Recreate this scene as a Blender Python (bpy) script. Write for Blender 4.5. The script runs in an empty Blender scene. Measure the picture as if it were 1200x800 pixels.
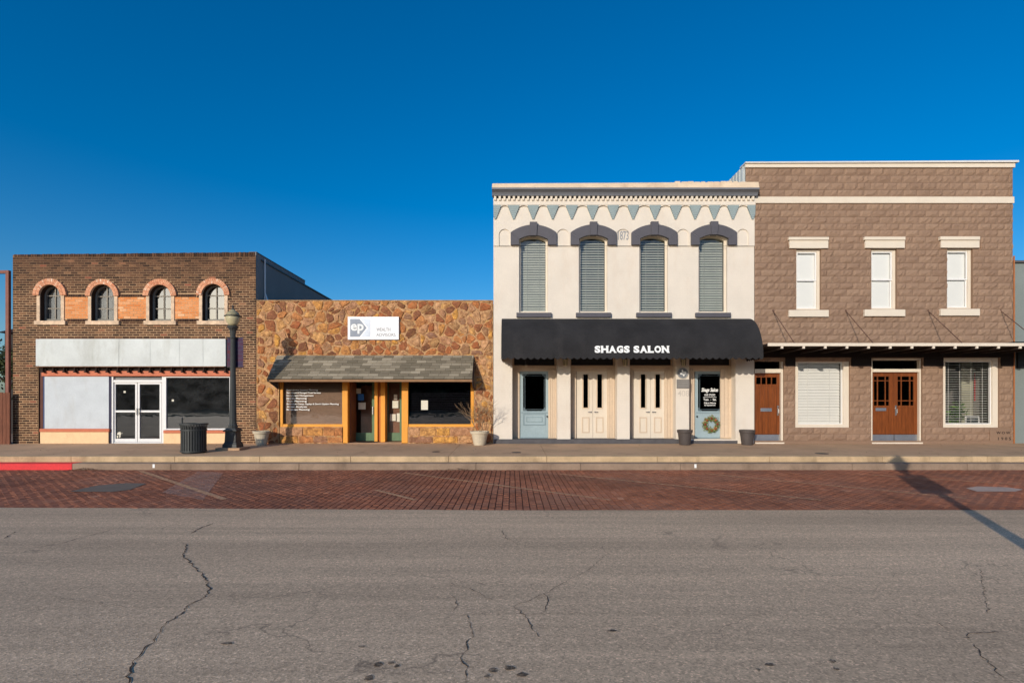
import bpy, math, random
from mathutils import Vector, Matrix
random.seed(7)
SC = bpy.context.scene
COL = SC.collection
R = math.radians

# ---------------- camera, sky, sun, exposure ----------------
CD = 16.84                      # camera to facade plane (facades stand on y = 0)
CZ = 1.63
FPX = 640.0                     # focal length in photo pixels (1200 wide)
cam = bpy.data.objects.new('camera', bpy.data.cameras.new('camera'))
COL.objects.link(cam)
cam.location = (0, -CD, CZ)
cam.rotation_euler = (R(90), 0, 0)
cam.data.lens = 36.0 * FPX / 1200.0
cam.data.sensor_width = 36.0
cam.data.shift_y = 71.0 / 1200.0
cam.data.clip_end = 5000
cam.data.clip_start = 0.05
SC.camera = cam
SUN_K, SUN_M = 0.51, 0.34       # per metre towards the facades light moves right / drops
L = Vector((SUN_K, 1.0, -SUN_M)).normalized()
sun_el = math.asin(-L.z)
sun_az = math.atan2(-L.x, -L.y)   # compass angle from +y, clockwise
w = bpy.data.worlds.new('World'); SC.world = w; w.use_nodes = True
nt = w.node_tree; bg = nt.nodes['Background']
sky = nt.nodes.new('ShaderNodeTexSky'); sky.sky_type = 'NISHITA'; sky.sun_disc = False
sky.sun_elevation = sun_el; sky.sun_rotation = sun_az
sky.altitude = 300; sky.air_density = 1.0; sky.dust_density = 1.6; sky.ozone_density = 4.0
hsv = nt.nodes.new('ShaderNodeHueSaturation'); hsv.inputs['Saturation'].default_value = 1.37
hsv.inputs['Hue'].default_value = 0.501
nt.links.new(sky.outputs[0], hsv.inputs['Color']); nt.links.new(hsv.outputs[0], bg.inputs[0])
bg.inputs[1].default_value = 0.143
sun = bpy.data.objects.new('sun', bpy.data.lights.new('sun', 'SUN')); COL.objects.link(sun)
sun.data.energy = 3.1; sun.data.angle = R(0.5); sun.data.color = (1.0, 0.91, 0.79)
sun.rotation_euler = L.to_track_quat('-Z', 'Y').to_euler()
sun.location = (-20, -40, 20)
SC.view_settings.view_transform = 'Standard'; SC.view_settings.look = 'None'
SC.view_settings.gamma = 1; SC.view_settings.exposure = -0.04
SC.render.engine = 'CYCLES'
SC.cycles.max_bounces = 6; SC.cycles.diffuse_bounces = 3; SC.cycles.glossy_bounces = 3
SC.cycles.transparent_max_bounces = 12; SC.cycles.caustics_reflective = False; SC.cycles.caustics_refractive = False

# ---------------- helpers ----------------
def X(px, y=0.0): return (px - 600.0) * (CD + y) / FPX
def Z(py, y=0.0): return CZ + (471.0 - py) * (CD + y) / FPX

SPLIT = {'bulkhead', 'window_jamb', 'orange_sill', 'low_wall', 'rusty_trim', 'amber_door_post', 'entrance_side_panel', 'awning_end_panel', 'string_course', 'rail', 'side_and_rear_walls', 'banner_arm', 'pedestal_panel', 'entrance_ceiling', 'loose_coping_bricks', 'painted_shade_board', 'glazing_bar', 'plinth_step', 'side_parapet'}
class MB:
    def pane(s, x0, x1, y, z0, z1): s.face([(x0, y, z0), (x1, y, z0), (x1, y, z1), (x0, y, z1)])
    def __init__(s): s.v = []; s.f = []; s.t = []; s.m = []; s.tone = 0.5; s.mi = 0; s.starts = []
    def face(s, pts):
        n = len(s.v); s.v += [tuple(p) for p in pts]; s.f.append(tuple(range(n, n + len(pts)))); s.t.append(s.tone); s.m.append(s.mi)
    def idx(s, vs, fs):
        s.starts.append(len(s.f))
        n = len(s.v); s.v += [tuple(p) for p in vs]
        for f in fs: s.f.append(tuple(n + i for i in f)); s.t.append(s.tone); s.m.append(s.mi)
    def box(s, x0, x1, y0, y1, z0, z1):
        if x0 > x1: x0, x1 = x1, x0
        if y0 > y1: y0, y1 = y1, y0
        if z0 > z1: z0, z1 = z1, z0
        s.idx([(x0,y0,z0),(x1,y0,z0),(x1,y1,z0),(x0,y1,z0),(x0,y0,z1),(x1,y0,z1),(x1,y1,z1),(x0,y1,z1)],
              [(0,1,5,4),(1,2,6,5),(2,3,7,6),(3,0,4,7),(4,5,6,7),(3,2,1,0)])
    def bx(s, pl, pr, pt, pb, y0, y1):          # photo-measured rectangle, its front face at y0
        s.box(X(pl, y0), X(pr, y0), y0, y1, Z(pb, y0), Z(pt, y0))
    def prism(s, poly, y0, y1):                 # poly: (x, z) counter-clockwise seen from -y
        n = len(poly)
        vs = [(x, y0, z) for x, z in poly] + [(x, y1, z) for x, z in poly]
        fs = [tuple(range(n)), tuple(range(2 * n - 1, n - 1, -1))]
        fs += [(i, i + n, (i + 1) % n + n, (i + 1) % n) for i in range(n)]
        s.idx(vs, fs)
    def ring(s, a, b, y0, y1):                  # frame between outlines a (outer) and b (inner), same count
        n = len(a)
        vs = [(x, y0, z) for x, z in a] + [(x, y0, z) for x, z in b] + [(x, y1, z) for x, z in a] + [(x, y1, z) for x, z in b]
        fs = []
        for i in range(n):
            j = (i + 1) % n
            fs += [(i, j, n + j, n + i), (2*n + j, 2*n + i, 3*n + i, 3*n + j), (i, 2*n + i, 2*n + j, j), (n + j, 3*n + j, 3*n + i, n + i)]
        s.idx(vs, fs)
    def cyl(s, p0, p1, r0, r1=None, n=12, cap=True):
        r1 = r0 if r1 is None else r1
        p0 = Vector(p0); p1 = Vector(p1); d = (p1 - p0).normalized()
        a = d.orthogonal().normalized(); b = d.cross(a)
        vs = []
        for p, r in ((p0, r0), (p1, r1)):
            for i in range(n):
                t = 2 * math.pi * i / n
                vs.append(p + a * math.cos(t) * r + b * math.sin(t) * r)
        fs = [(i, (i + 1) % n, n + (i + 1) % n, n + i) for i in range(n)]
        if cap: fs += [tuple(range(n - 1, -1, -1)), tuple(range(n, 2 * n))]
        s.idx(vs, fs)
    def lathe(s, cx, cy, prof, n=24, flute=0.0, nf=12, ph=0.0):
        vs = []
        for z, r in prof:
            for i in range(n):
                t = 2 * math.pi * i / n + ph
                rr = r * (1 + flute * math.cos(t * nf))
                vs.append((cx + rr * math.cos(t), cy + rr * math.sin(t), z))
        fs = []
        for k in range(len(prof) - 1):
            for i in range(n): fs.append((k*n + i, k*n + (i+1) % n, (k+1)*n + (i+1) % n, (k+1)*n + i))
        fs.append(tuple(range(n - 1, -1, -1))); fs.append(tuple(range((len(prof)-1)*n, len(prof)*n)))
        s.idx(vs, fs)
    def build(s, name, mat, parent=None, label=None, kind=None, smooth=False, origin=None, bevel=0.0, inst=False):
        if name in SPLIT and len(s.starts) > 1 and not kind:
            st_, s.starts = s.starts + [len(s.f)], []; r = None
            for a_, b_ in zip(st_, st_[1:]):
                q = MB(); q.v = s.v; fs_ = s.f[a_:b_]; used = sorted({i for f in fs_ for i in f}); mp = {u: k for k, u in enumerate(used)}
                q.v = [s.v[u] for u in used]; q.f = [tuple(mp[i] for i in f) for f in fs_]; q.t = s.t[a_:b_]; q.m = s.m[a_:b_]; q.starts = []
                r = q.build(name, mat, parent, label, kind, smooth, origin, bevel)
            return r
        me = bpy.data.meshes.new(name)
        o0 = Vector(origin) if origin is not None else (root_loc(parent) if parent else Vector((0, 0, 0)))
        me.from_pydata([(p[0] - o0.x, p[1] - o0.y, p[2] - o0.z) for p in s.v], [], s.f)
        for mm in (mat if isinstance(mat, (list, tuple)) else [mat]): me.materials.append(mm)
        if isinstance(mat, (list, tuple)): me.polygons.foreach_set('material_index', s.m)
        at = me.attributes.new('tone', 'FLOAT', 'FACE'); at.data.foreach_set('value', s.t)
        if smooth: me.polygons.foreach_set('use_smooth', [True] * len(me.polygons))
        me.update()
        o = bpy.data.objects.new(name, me); COL.objects.link(o)
        if parent: o.parent = parent
        if origin is not None: o.location = o0 - (root_loc(parent) if parent else Vector((0, 0, 0)))
        if label: o['label'] = label
        if kind: o['kind'] = kind
        if bevel:
            md = o.modifiers.new('bevel', 'BEVEL'); md.width = bevel; md.segments = 2; md.limit_method = 'ANGLE'
        return o

def root_loc(o):
    while o.parent: o = o.parent
    return o.location.copy()
def thing(name, label, cat, loc, group=None):
    o = bpy.data.objects.new(name, None); COL.objects.link(o); o.location = loc
    o.empty_display_size = 0.2
    o['label'] = label; o['category'] = cat
    if group: o['group'] = group
    return o
def tag(o, label, cat, group=None):
    o['label'] = label; o['category'] = cat
    if group: o['group'] = group
    return o
def one(mb, name, mat, label, cat, loc, group=None, **k):     # a thing that is a single mesh
    return tag(mb.build(name, mat, origin=loc, **k), label, cat, group)
def copy_tree(o, parent=None):
    c = o.copy(); COL.objects.link(c); c.parent = parent
    for ch in list(o.children): copy_tree(ch, c)
    return c

def S(r, g, b, f=1.0):
    l = []
    for c in (r, g, b):
        c /= 255.0
        l.append((c / 12.92 if c <= 0.04045 else ((c + 0.055) / 1.055) ** 2.4) * f)
    return tuple(l) + (1.0,)

def nd(t, typ, **k):
    n = t.nodes.new(typ)
    for a, v in k.items(): setattr(n, a, v)
    return n
def mixc(t, fac, a, b, mode='MIX'):
    m = nd(t, 'ShaderNodeMix', data_type='RGBA', blend_type=mode)
    for i, s_ in ((0, fac), (6, a), (7, b)):
        if hasattr(s_, 'is_output') or isinstance(s_, bpy.types.NodeSocket): t.links.new(s_, m.inputs[i])
        else: m.inputs[i].default_value = s_
    return m.outputs[2]
def noise(t, pos, scale, detail=4, rough=0.55, sc=(1, 1, 1)):
    mp = nd(t, 'ShaderNodeMapping'); mp.inputs['Scale'].default_value = sc
    t.links.new(pos, mp.inputs[0])
    n = nd(t, 'ShaderNodeTexNoise'); n.inputs['Scale'].default_value = scale
    n.inputs['Detail'].default_value = detail; n.inputs['Roughness'].default_value = rough
    t.links.new(mp.outputs[0], n.inputs['Vector']); return n.outputs[0]
def ramp(t, fac, stops, interp='LINEAR'):
    r = nd(t, 'ShaderNodeValToRGB'); r.color_ramp.interpolation = interp
    e = r.color_ramp.elements
    while len(e) < len(stops): e.new(0.5)
    for i, (p, c) in enumerate(stops):
        e[i].position = p; e[i].color = c if len(c) == 4 else tuple(c) + (1,)
    t.links.new(fac, r.inputs[0]); return r.outputs[0]
def g(v): return (v, v, v, 1)
def _b(): pass
def bump(t, h, strength, dist, b):
    n = nd(t, 'ShaderNodeBump'); n.inputs['Strength'].default_value = strength; n.inputs['Distance'].default_value = dist
    t.links.new(h, n.inputs['Height']); t.links.new(n.outputs[0], b.inputs['Normal'])
def base(name, rough=0.7, spec=0.35, metal=0.0):
    m = bpy.data.materials.new(name); m.use_nodes = True; t = m.node_tree; b = t.nodes['Principled BSDF']
    b.inputs['Roughness'].default_value = rough; b.inputs['Specular IOR Level'].default_value = spec
    b.inputs['Metallic'].default_value = metal
    geo = nd(t, 'ShaderNodeNewGeometry')
    return m, t, b, geo.outputs['Position']
def mat(name, col, rough=0.7, var=0.12, scale=3.0, fine=0.08, fscale=40.0, bmp=0.15, bscale=60.0, bd=0.004, spec=0.35, metal=0.0, sc=(1,1,1), dirt=0.0, dirtcol=(0.08,0.06,0.045,1)):
    m, t, b, pos = base(name, rough, spec, metal)
    n1 = noise(t, pos, scale, 5, 0.6, sc); n2 = noise(t, pos, fscale, 3, 0.6, sc)
    c = mixc(t, 1.0, col, ramp(t, n1, [(0.3, g(1 - var)), (0.7, g(1 + var))]), 'MULTIPLY')
    c = mixc(t, 1.0, c, ramp(t, n2, [(0.3, g(1 - fine)), (0.7, g(1 + fine))]), 'MULTIPLY')
    if dirt:
        n3 = noise(t, pos, 1.3, 8, 0.72, (1, 1, 0.35))
        c = mixc(t, ramp(t, n3, [(0.52, g(0)), (0.75, g(dirt))]), c, dirtcol)
    t.links.new(c, b.inputs['Base Color'])
    if bmp: bump(t, noise(t, pos, bscale, 4, 0.6, sc), bmp, bd, b)
    return m
def tonemat(name, stops, rough=0.8, fine=0.2, fscale=30, bmp=0.5, bscale=50, bd=0.006, big=0.15, bigs=0.7, interp='LINEAR', extra=None):
    m, t, b, pos = base(name, rough, 0.25)
    a = nd(t, 'ShaderNodeAttribute', attribute_name='tone', attribute_type='GEOMETRY')
    c = ramp(t, a.outputs['Fac'], stops, interp)
    c = mixc(t, 1.0, c, ramp(t, noise(t, pos, fscale, 5, 0.65), [(0.3, g(1 - fine)), (0.7, g(1 + fine))]), 'MULTIPLY')
    c = mixc(t, 1.0, c, ramp(t, noise(t, pos, bigs, 6, 0.7), [(0.3, g(1 - big)), (0.7, g(1 + big))]), 'MULTIPLY')
    if extra: c = extra(t, pos, c)
    t.links.new(c, b.inputs['Base Color']); bump(t, noise(t, pos, bscale, 5, 0.6), bmp, bd, b)
    return m
def glassmat(name, tint=(0.8,0.83,0.82,1), refl=1.0, base_f=0.06, smudge=0.0, rough=0.0, wav=0.15):
    m = bpy.data.materials.new(name); m.use_nodes = True; t = m.node_tree; t.nodes.clear()
    out = nd(t, 'ShaderNodeOutputMaterial'); tr = nd(t, 'ShaderNodeBsdfTransparent'); gl = nd(t, 'ShaderNodeBsdfGlossy')
    tr.inputs[0].default_value = tint; gl.inputs['Roughness'].default_value = rough
    gl.inputs[0].default_value = g(refl)
    geo = nd(t, 'ShaderNodeNewGeometry')
    fr = nd(t, 'ShaderNodeFresnel'); fr.inputs['IOR'].default_value = 1.5
    ad = nd(t, 'ShaderNodeMath', operation='ADD', use_clamp=True); t.links.new(fr.outputs[0], ad.inputs[0]); ad.inputs[1].default_value = base_f
    mx = nd(t, 'ShaderNodeMixShader'); t.links.new(ad.outputs[0], mx.inputs[0])
    t.links.new(tr.outputs[0], mx.inputs[1]); t.links.new(gl.outputs[0], mx.inputs[2])
    bp = nd(t, 'ShaderNodeBump'); bp.inputs['Strength'].default_value = wav; bp.inputs['Distance'].default_value = 0.004
    t.links.new(noise(t, geo.outputs['Position'], 2.2, 2, 0.5), bp.inputs['Height']); t.links.new(bp.outputs[0], gl.inputs['Normal'])
    last = mx.outputs[0]
    if smudge:
        df = nd(t, 'ShaderNodeBsdfDiffuse'); df.inputs[0].default_value = (0.35, 0.36, 0.36, 1)
        m2 = nd(t, 'ShaderNodeMixShader')
        t.links.new(ramp(t, noise(t, geo.outputs['Position'], 2.5, 7, 0.7, (1, 1, 1.6)), [(0.4, g(smudge * 0.25)), (0.75, g(smudge))]), m2.inputs[0])
        t.links.new(last, m2.inputs[1]); t.links.new(df.outputs[0], m2.inputs[2]); last = m2.outputs[0]
    t.links.new(last, out.inputs[0]); return m

M = {}
def brick_dirt(t, pos, c):
    n3 = noise(t, pos, 1.1, 8, 0.75)
    return mixc(t, ramp(t, n3, [(0.45, g(0)), (0.75, g(0.6))]), c, S(96, 66, 48))
M['brick'] = tonemat('aged_brown_brick', [(0.0, S(56, 38, 28)), (0.35, S(84, 58, 42)), (0.7, S(108, 76, 54)), (0.92, S(134, 98, 70)), (1.0, S(142, 84, 62))], fine=0.28, big=0.28, bigs=0.9)
M['mortar'] = mat('brick_mortar', S(206, 170, 130), 0.95, 0.3, 0.9, 0.2, 25, dirt=0.6, dirtcol=S(96, 70, 48))
def upper_weathering(m, zc, col):
    t = m.node_tree; b = t.nodes['Principled BSDF']; src = b.inputs['Base Color'].links[0].from_socket
    geo = nd(t, 'ShaderNodeNewGeometry'); sx = nd(t, 'ShaderNodeSeparateXYZ'); t.links.new(geo.outputs['Position'], sx.inputs[0])
    ma = nd(t, 'ShaderNodeMath', operation='MULTIPLY_ADD'); t.links.new(noise(t, geo.outputs['Position'], .9, 6, .7), ma.inputs[0]); ma.inputs[1].default_value = 2.2; t.links.new(sx.outputs[2], ma.inputs[2])
    mr = nd(t, 'ShaderNodeMapRange'); mr.inputs[1].default_value = zc; mr.inputs[2].default_value = zc + 1.3; mr.inputs[4].default_value = .8; t.links.new(ma.outputs[0], mr.inputs[0])
    t.links.new(mixc(t, mr.outputs[0], src, col), b.inputs['Base Color'])
upper_weathering(M['mortar'], 5.75, S(112, 82, 60))
M['mortar2'] = mat('stone_mortar', S(190, 148, 106), 0.95, 0.35, 2.5, 0.3, 12, 0.9, 18, 0.03, dirt=0.8, dirtcol=S(150, 106, 70))
M['arch_brick'] = tonemat('salmon_arch_brick', [(0, S(206, 134, 98)), (0.6, S(226, 164, 126)), (1, S(238, 204, 176))])
M['orange_brick'] = tonemat('orange_infill_brick', [(0, S(220, 132, 70)), (0.6, S(232, 152, 92)), (1, S(240, 186, 140))], fine=0.15)
M['tan'] = mat('tan_paint', S(222, 192, 160), 0.8, 0.3, 6, dirt=0.4)
M['side_stucco'] = mat('grey_side_stucco', S(152, 148, 142), 0.85, 0.08, 1.0)
M['white_metal'] = mat('white_sheet_metal', S(207, 212, 208), 0.5, 0.08, 1.2, 0.03, 20, 0.2, 2.0, 0.02, dirt=0.5, dirtcol=S(160, 158, 142))
M['rust'] = mat('rusty_edge', S(120, 84, 60), 0.9, 0.4, 9)
M['orange_paint'] = mat('coral_orange_paint', S(204, 116, 82), 0.65, 0.1, 4)
M['bulkhead'] = mat('peach_painted_bulkhead', S(240, 205, 158), 0.75, 0.06, 3, dirt=0.3, dirtcol=S(190,150,110))
M['board'] = mat('grey_white_board', S(204, 210, 212), 0.75, 0.07, 2.5, 0.05, 30, dirt=0.45, dirtcol=S(176, 172, 160))
M['alu'] = mat('white_aluminium', S(236, 234, 230), 0.4, 0.03, 3, 0.02)
M['brown_paint'] = mat('dark_brown_paint', S(92, 48, 36), 0.6, 0.2, 5)
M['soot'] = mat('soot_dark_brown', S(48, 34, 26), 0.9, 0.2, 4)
M['blue_edge'] = mat('blue_grey_edge', S(80, 92, 130), 0.7, 0.1, 5)
M['cream'] = mat('cream_painted_brick', S(228, 217, 201), 0.75, 0.05, 1.4, 0.03, 30, 0.0, dirt=0.35, dirtcol=S(210, 184, 156))
# the painted brick courses show as faint relief
def brickrelief(m, w_, h_, strength, dist):
    t = m.node_tree; b = t.nodes['Principled BSDF']
    geo = nd(t, 'ShaderNodeNewGeometry'); sx = nd(t, 'ShaderNodeSeparateXYZ'); t.links.new(geo.outputs['Position'], sx.inputs[0])
    cx = nd(t, 'ShaderNodeCombineXYZ'); t.links.new(sx.outputs[0], cx.inputs[0]); t.links.new(sx.outputs[2], cx.inputs[1])
    br = nd(t, 'ShaderNodeTexBrick'); br.inputs['Scale'].default_value = 1.0
    br.inputs['Brick Width'].default_value = w_; br.inputs['Row Height'].default_value = h_; br.inputs['Mortar Size'].default_value = 0.006
    br.inputs['Mortar Smooth'].default_value = 0.6
    br.inputs['Color1'].default_value = g(1); br.inputs['Color2'].default_value = g(0.8); br.inputs['Mortar'].default_value = g(0.0)
    t.links.new(cx.outputs[0], br.inputs['Vector'])
    nz = noise(t, geo.outputs['Position'], 25, 4, 0.6)
    ad = mixc(t, 0.3, br.outputs['Color'], nz)
    bump(t, ad, strength, dist, b)
def chinking(m):
    t = m.node_tree; b = t.nodes['Principled BSDF']; src = b.inputs['Base Color'].links[0].from_socket
    geo = nd(t, 'ShaderNodeNewGeometry'); v = nd(t, 'ShaderNodeTexVoronoi'); v.inputs['Scale'].default_value = 11; v.inputs['Randomness'].default_value = 1
    wn = nd(t, 'ShaderNodeTexNoise'); wn.inputs['Scale'].default_value = 9; wn.inputs['Detail'].default_value = 4; t.links.new(geo.outputs['Position'], wn.inputs['Vector'])
    va = nd(t, 'ShaderNodeVectorMath', operation='MULTIPLY_ADD'); t.links.new(wn.outputs['Color'], va.inputs[0]); va.inputs[1].default_value = (.09, .09, .09); t.links.new(geo.outputs['Position'], va.inputs[2]); t.links.new(va.outputs[0], v.inputs['Vector'])
    sp = nd(t, 'ShaderNodeSeparateColor'); t.links.new(v.outputs['Color'], sp.inputs[0])
    col = ramp(t, sp.outputs[0], [(0, S(118, 78, 52)), (.3, S(170, 108, 64)), (.6, S(186, 146, 104)), (1, S(206, 160, 96))])
    t.links.new(mixc(t, ramp(t, sp.outputs[1], [(.45, g(0)), (.55, g(.8))]), src, col), b.inputs['Base Color'])
chinking(M['mortar2'])
brickrelief(M['cream'], 0.21, 0.075, 0.55, 0.004)
M['cream2'] = mat('cream_trim', S(228, 215, 195), 0.7, 0.04, 2, 0.03, 30, dirt=0.2, dirtcol=S(210, 176, 140))
M['cream_dirty'] = mat('weathered_cream_coping', S(226, 202, 172), 0.85, 0.1, 2, 0.06, 30, 0.5, 20, 0.01, dirt=0.6, dirtcol=S(170, 130, 96), sc=(1, 1, 3))
M['charcoal'] = mat('charcoal_trim_paint', S(88, 86, 92), 0.65, 0.08, 3)
M['corbel'] = mat('blue_grey_corbel_paint', S(150, 164, 164), 0.7, 0.06, 4)
brickrelief(M['corbel'], 0.2, 0.05, 0.6, 0.003)
M['bluedoor'] = mat('blue_grey_door_paint', S(158, 176, 180), 0.55, 0.05, 3)
M['tanpanel'] = mat('tan_jamb_paint', S(214, 192, 166), 0.6, 0.04, 3)
M['canvas'] = mat('black_canvas', S(42, 41, 42), 0.9, 0.3, 1.2, 0.15, 60, 0.6, 5, 0.03, dirt=0.3, dirtcol=S(74, 70, 68))
M['black'] = mat('black_metal', S(36, 38, 38), 0.5, 0.15, 4)
M['white'] = mat('white_lettering', S(245, 245, 240), 0.6, 0.02, 3, 0.0)
M['greyletter'] = mat('grey_lettering', S(150, 152, 156), 0.6, 0.02, 3, 0.0)
M['paleletter'] = mat('pale_grey_lettering', S(214, 216, 218), 0.6, 0.02, 3, 0.0)
M['taupe'] = tonemat('taupe_painted_block', [(0, S(143, 116, 96)), (1, S(158, 130, 108))], 0.8, 0.06, 25, 0.5, 30, 0.012, 0.09, 0.8)
M['taupe_mortar'] = mat('taupe_joint', S(143, 116, 95), 0.85, 0.05, 2)
M['red_wood'] = mat('varnished_red_wood', S(124, 66, 28), 0.35, 0.3, 3, 0.25, 14, 0.2, 30, 0.002, sc=(5, 5, 0.35))
M['kick'] = mat('brushed_steel', S(170, 172, 178), 0.35, 0.1, 4, metal=0.7)
M['silver'] = mat('silver_metal', S(210, 208, 204), 0.25, 0.1, 4, metal=0.9)
M['slat'] = mat('blind_slat', S(232, 230, 222), 0.5, 0.03, 3, 0.0, bmp=0)
M['slat_grey'] = mat('grey_blind_slat', S(204, 202, 190), 0.5, 0.06, 3, 0.0, bmp=0)
M['shade'] = mat('white_roller_shade', S(244, 246, 244), 0.6, 0.02, 1, 0.0, bmp=0)
M['amber'] = mat('amber_yellow_paint', S(240, 164, 62), 0.6, 0.06, 2)
M['green'] = mat('faded_green_paint', S(98, 124, 92), 0.6, 0.12, 3)
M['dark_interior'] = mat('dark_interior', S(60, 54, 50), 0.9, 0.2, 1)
M['door_brown'] = mat('brown_door_panel', S(128, 80, 48), 0.5, 0.2, 3)
M['screen_brown'] = mat('brown_sun_screen', S(158, 128, 108), 0.6, 0.1, 2, 0.1, 10, sc=(0.3, 1, 3))
M['slat_dark'] = mat('dark_blind_slat', S(92, 90, 96), 0.5, 0.06, 3, 0.0, bmp=0)
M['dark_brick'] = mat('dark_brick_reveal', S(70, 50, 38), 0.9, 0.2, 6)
M['concrete'] = mat('sidewalk_concrete', S(198, 163, 128), 0.9, 0.1, 0.9, 0.1, 60, 0.5, 80, 0.003, dirt=0.6, dirtcol=S(140, 112, 88))
M['curb'] = mat('curb_concrete', S(200, 172, 134), 0.9, 0.2, 2.5, 0.12, 50, 0.5, 60, 0.004, dirt=0.9, dirtcol=S(118, 94, 70))
M['curb2'] = mat('gutter_concrete', S(152, 130, 110), 0.9, 0.2, 1.6, 0.12, 50, 0.5, 60, 0.004, dirt=0.8, dirtcol=S(100, 82, 66))
M['red_paint'] = mat('red_curb_paint', S(226, 60, 62), 0.7, 0.1, 6, 0.1)
M['glass'] = glassmat('clear_glass', (1,1,1,1), .6, 0.0)
M['glass_refl'] = glassmat('sky_reflecting_glass', (0.35, 0.4, 0.42, 1), .66, 0.22, wav=0.25)
M['glass_dark'] = glassmat('dark_storefront_glass', (0.35, 0.36, 0.37, 1), 1.0, 0.06, smudge=0.08, wav=0.3)
M['glass_dusty'] = glassmat('dusty_glass', (0.45, 0.48, 0.5, 1), 1.0, 0.05, smudge=0.28)
M['glass_blind'] = glassmat('blind_window_glass', (0.84, 0.87, 0.86, 1), 1.0, 0.03, wav=0.2)
M['globe'] = mat('lamp_globe_acrylic', S(196, 186, 148), 0.35, 0.06, 6, spec=0.5)
M['wood'] = mat('weathered_fence_wood', S(122, 76, 56), 0.85, 0.25, 4, 0.2, 20, 0.5, 40, 0.003, sc=(6, 6, 0.4))
M['pipe'] = mat('rust_brown_pipe', S(138, 88, 74), 0.7, 0.15, 5)
M['pot_stone'] = mat('pale_concrete_pot', S(206, 192, 166), 0.85, 0.12, 6, dirt=0.35)
M['pot_dark'] = mat('dark_plastic_pot', S(82, 74, 70), 0.6, 0.15, 5)
M['twig'] = mat('dry_twig', S(150, 122, 92), 0.9, 0.2, 8)
M['soil'] = mat('soil', S(70, 54, 40), 0.95, 0.2, 20)
M['neigh'] = mat('grey_green_stucco', S(132, 140, 136), 0.85, 0.05, 1)
M['paper'] = mat('paper', S(226, 220, 200), 0.8, 0.04, 10)
M['bluepaper'] = mat('blue_paper', S(60, 120, 190), 0.8, 0.04, 10)
M['crack'] = mat('dark_crack', S(70, 58, 50), 0.95, 0.1, 5)  # flat dark colour of the crack strips
M['oil'] = mat('oil_stain', S(104, 90, 78), 0.8, 0.2, 5)
# ---------------- wall with openings ----------------
def arcpts(x0, x1, zs, rise, n=16):             # right to left over the top
    xc = (x0 + x1) / 2; h = (x1 - x0) / 2
    if rise >= h - 1e-6:
        return [(xc + h * math.cos(math.pi * i / n), zs + rise * math.sin(math.pi * i / n)) for i in range(n + 1)]
    r = (h * h + rise * rise) / (2 * rise); a = math.asin(h / r); zc = zs + rise - r
    return [(xc + r * math.sin(a - 2 * a * i / n), zc + r * math.cos(a - 2 * a * i / n)) for i in range(n + 1)]
def outline(x0, x1, z0, zs, rise, n=16): return [(x0, z0), (x1, z0)] + arcpts(x0, x1, zs, rise, n)
def wall(mb, x0, x1, z0, z1, y, holes, depth):
    """holes: (hx0, hx1, hz0, hz1, rise) - rise > 0 makes an arched head inside the rectangle"""
    xs = sorted({x0, x1} | {v for h in holes for v in h[:2] if x0 < v < x1})
    zs = sorted({z0, z1} | {v for h in holes for v in h[2:4] if z0 < v < z1})
    for a, b in zip(xs, xs[1:]):
        for c, d in zip(zs, zs[1:]):
            mx, mz = (a + b) / 2, (c + d) / 2
            if any(h[0] < mx < h[1] and h[2] < mz < h[3] for h in holes): continue
            mb.face([(a, y, c), (b, y, c), (b, y, d), (a, y, d)])
    for (a, b, c, d, r) in holes:
        sp = d - r; Y2 = y + depth; mb.mi = 1
        mb.face([(a, y, c), (a, y, sp), (a, Y2, sp), (a, Y2, c)])
        mb.face([(b, y, c), (b, Y2, c), (b, Y2, sp), (b, y, sp)])
        mb.face([(a, y, c), (a, Y2, c), (b, Y2, c), (b, y, c)])
        if r > 0:
            p = arcpts(a, b, sp, r)
            for (xa, za), (xb, zb) in zip(p, p[1:]):
                mb.mi = 0; mb.face([(xb, y, zb), (xa, y, za), (xa, y, d), (xb, y, d)]); mb.mi = 1
                mb.face([(xb, y, zb), (xb, Y2, zb), (xa, Y2, za), (xa, y, za)])
        else:
            mb.face([(a, y, d), (b, y, d), (b, Y2, d), (a, Y2, d)])
        mb.mi = 0
def shell(root, x0, x1, zr, depth=13.0, floors=(), m='side_stucco', yfront=0.0, base_z=0.355, ztop=None, ytop=0.0):
    ztop = ztop or zr + 0.3
    s = MB(); s.box(x0, x0 + 0.2, yfront, depth, 0.0, ztop); s.box(x1 - 0.2, x1, yfront, depth, 0.0, ztop)
    s.box(x0 + 0.2, x1 - 0.2, depth - 0.2, depth, 0.0, ztop)
    s.build('side_and_rear_walls', M[m], root)
    s = MB(); s.box(x0 + 0.2, x1 - 0.2, yfront + 0.3, depth - 0.2, zr - 0.15, zr); s.build('roof', M['soot'], root)
    s = MB()
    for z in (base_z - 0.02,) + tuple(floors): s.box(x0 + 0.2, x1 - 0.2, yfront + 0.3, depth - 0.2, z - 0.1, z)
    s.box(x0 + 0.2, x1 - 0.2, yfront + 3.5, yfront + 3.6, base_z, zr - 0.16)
    s.build('interior_floor_and_partition', M['dark_interior'], root)

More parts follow.
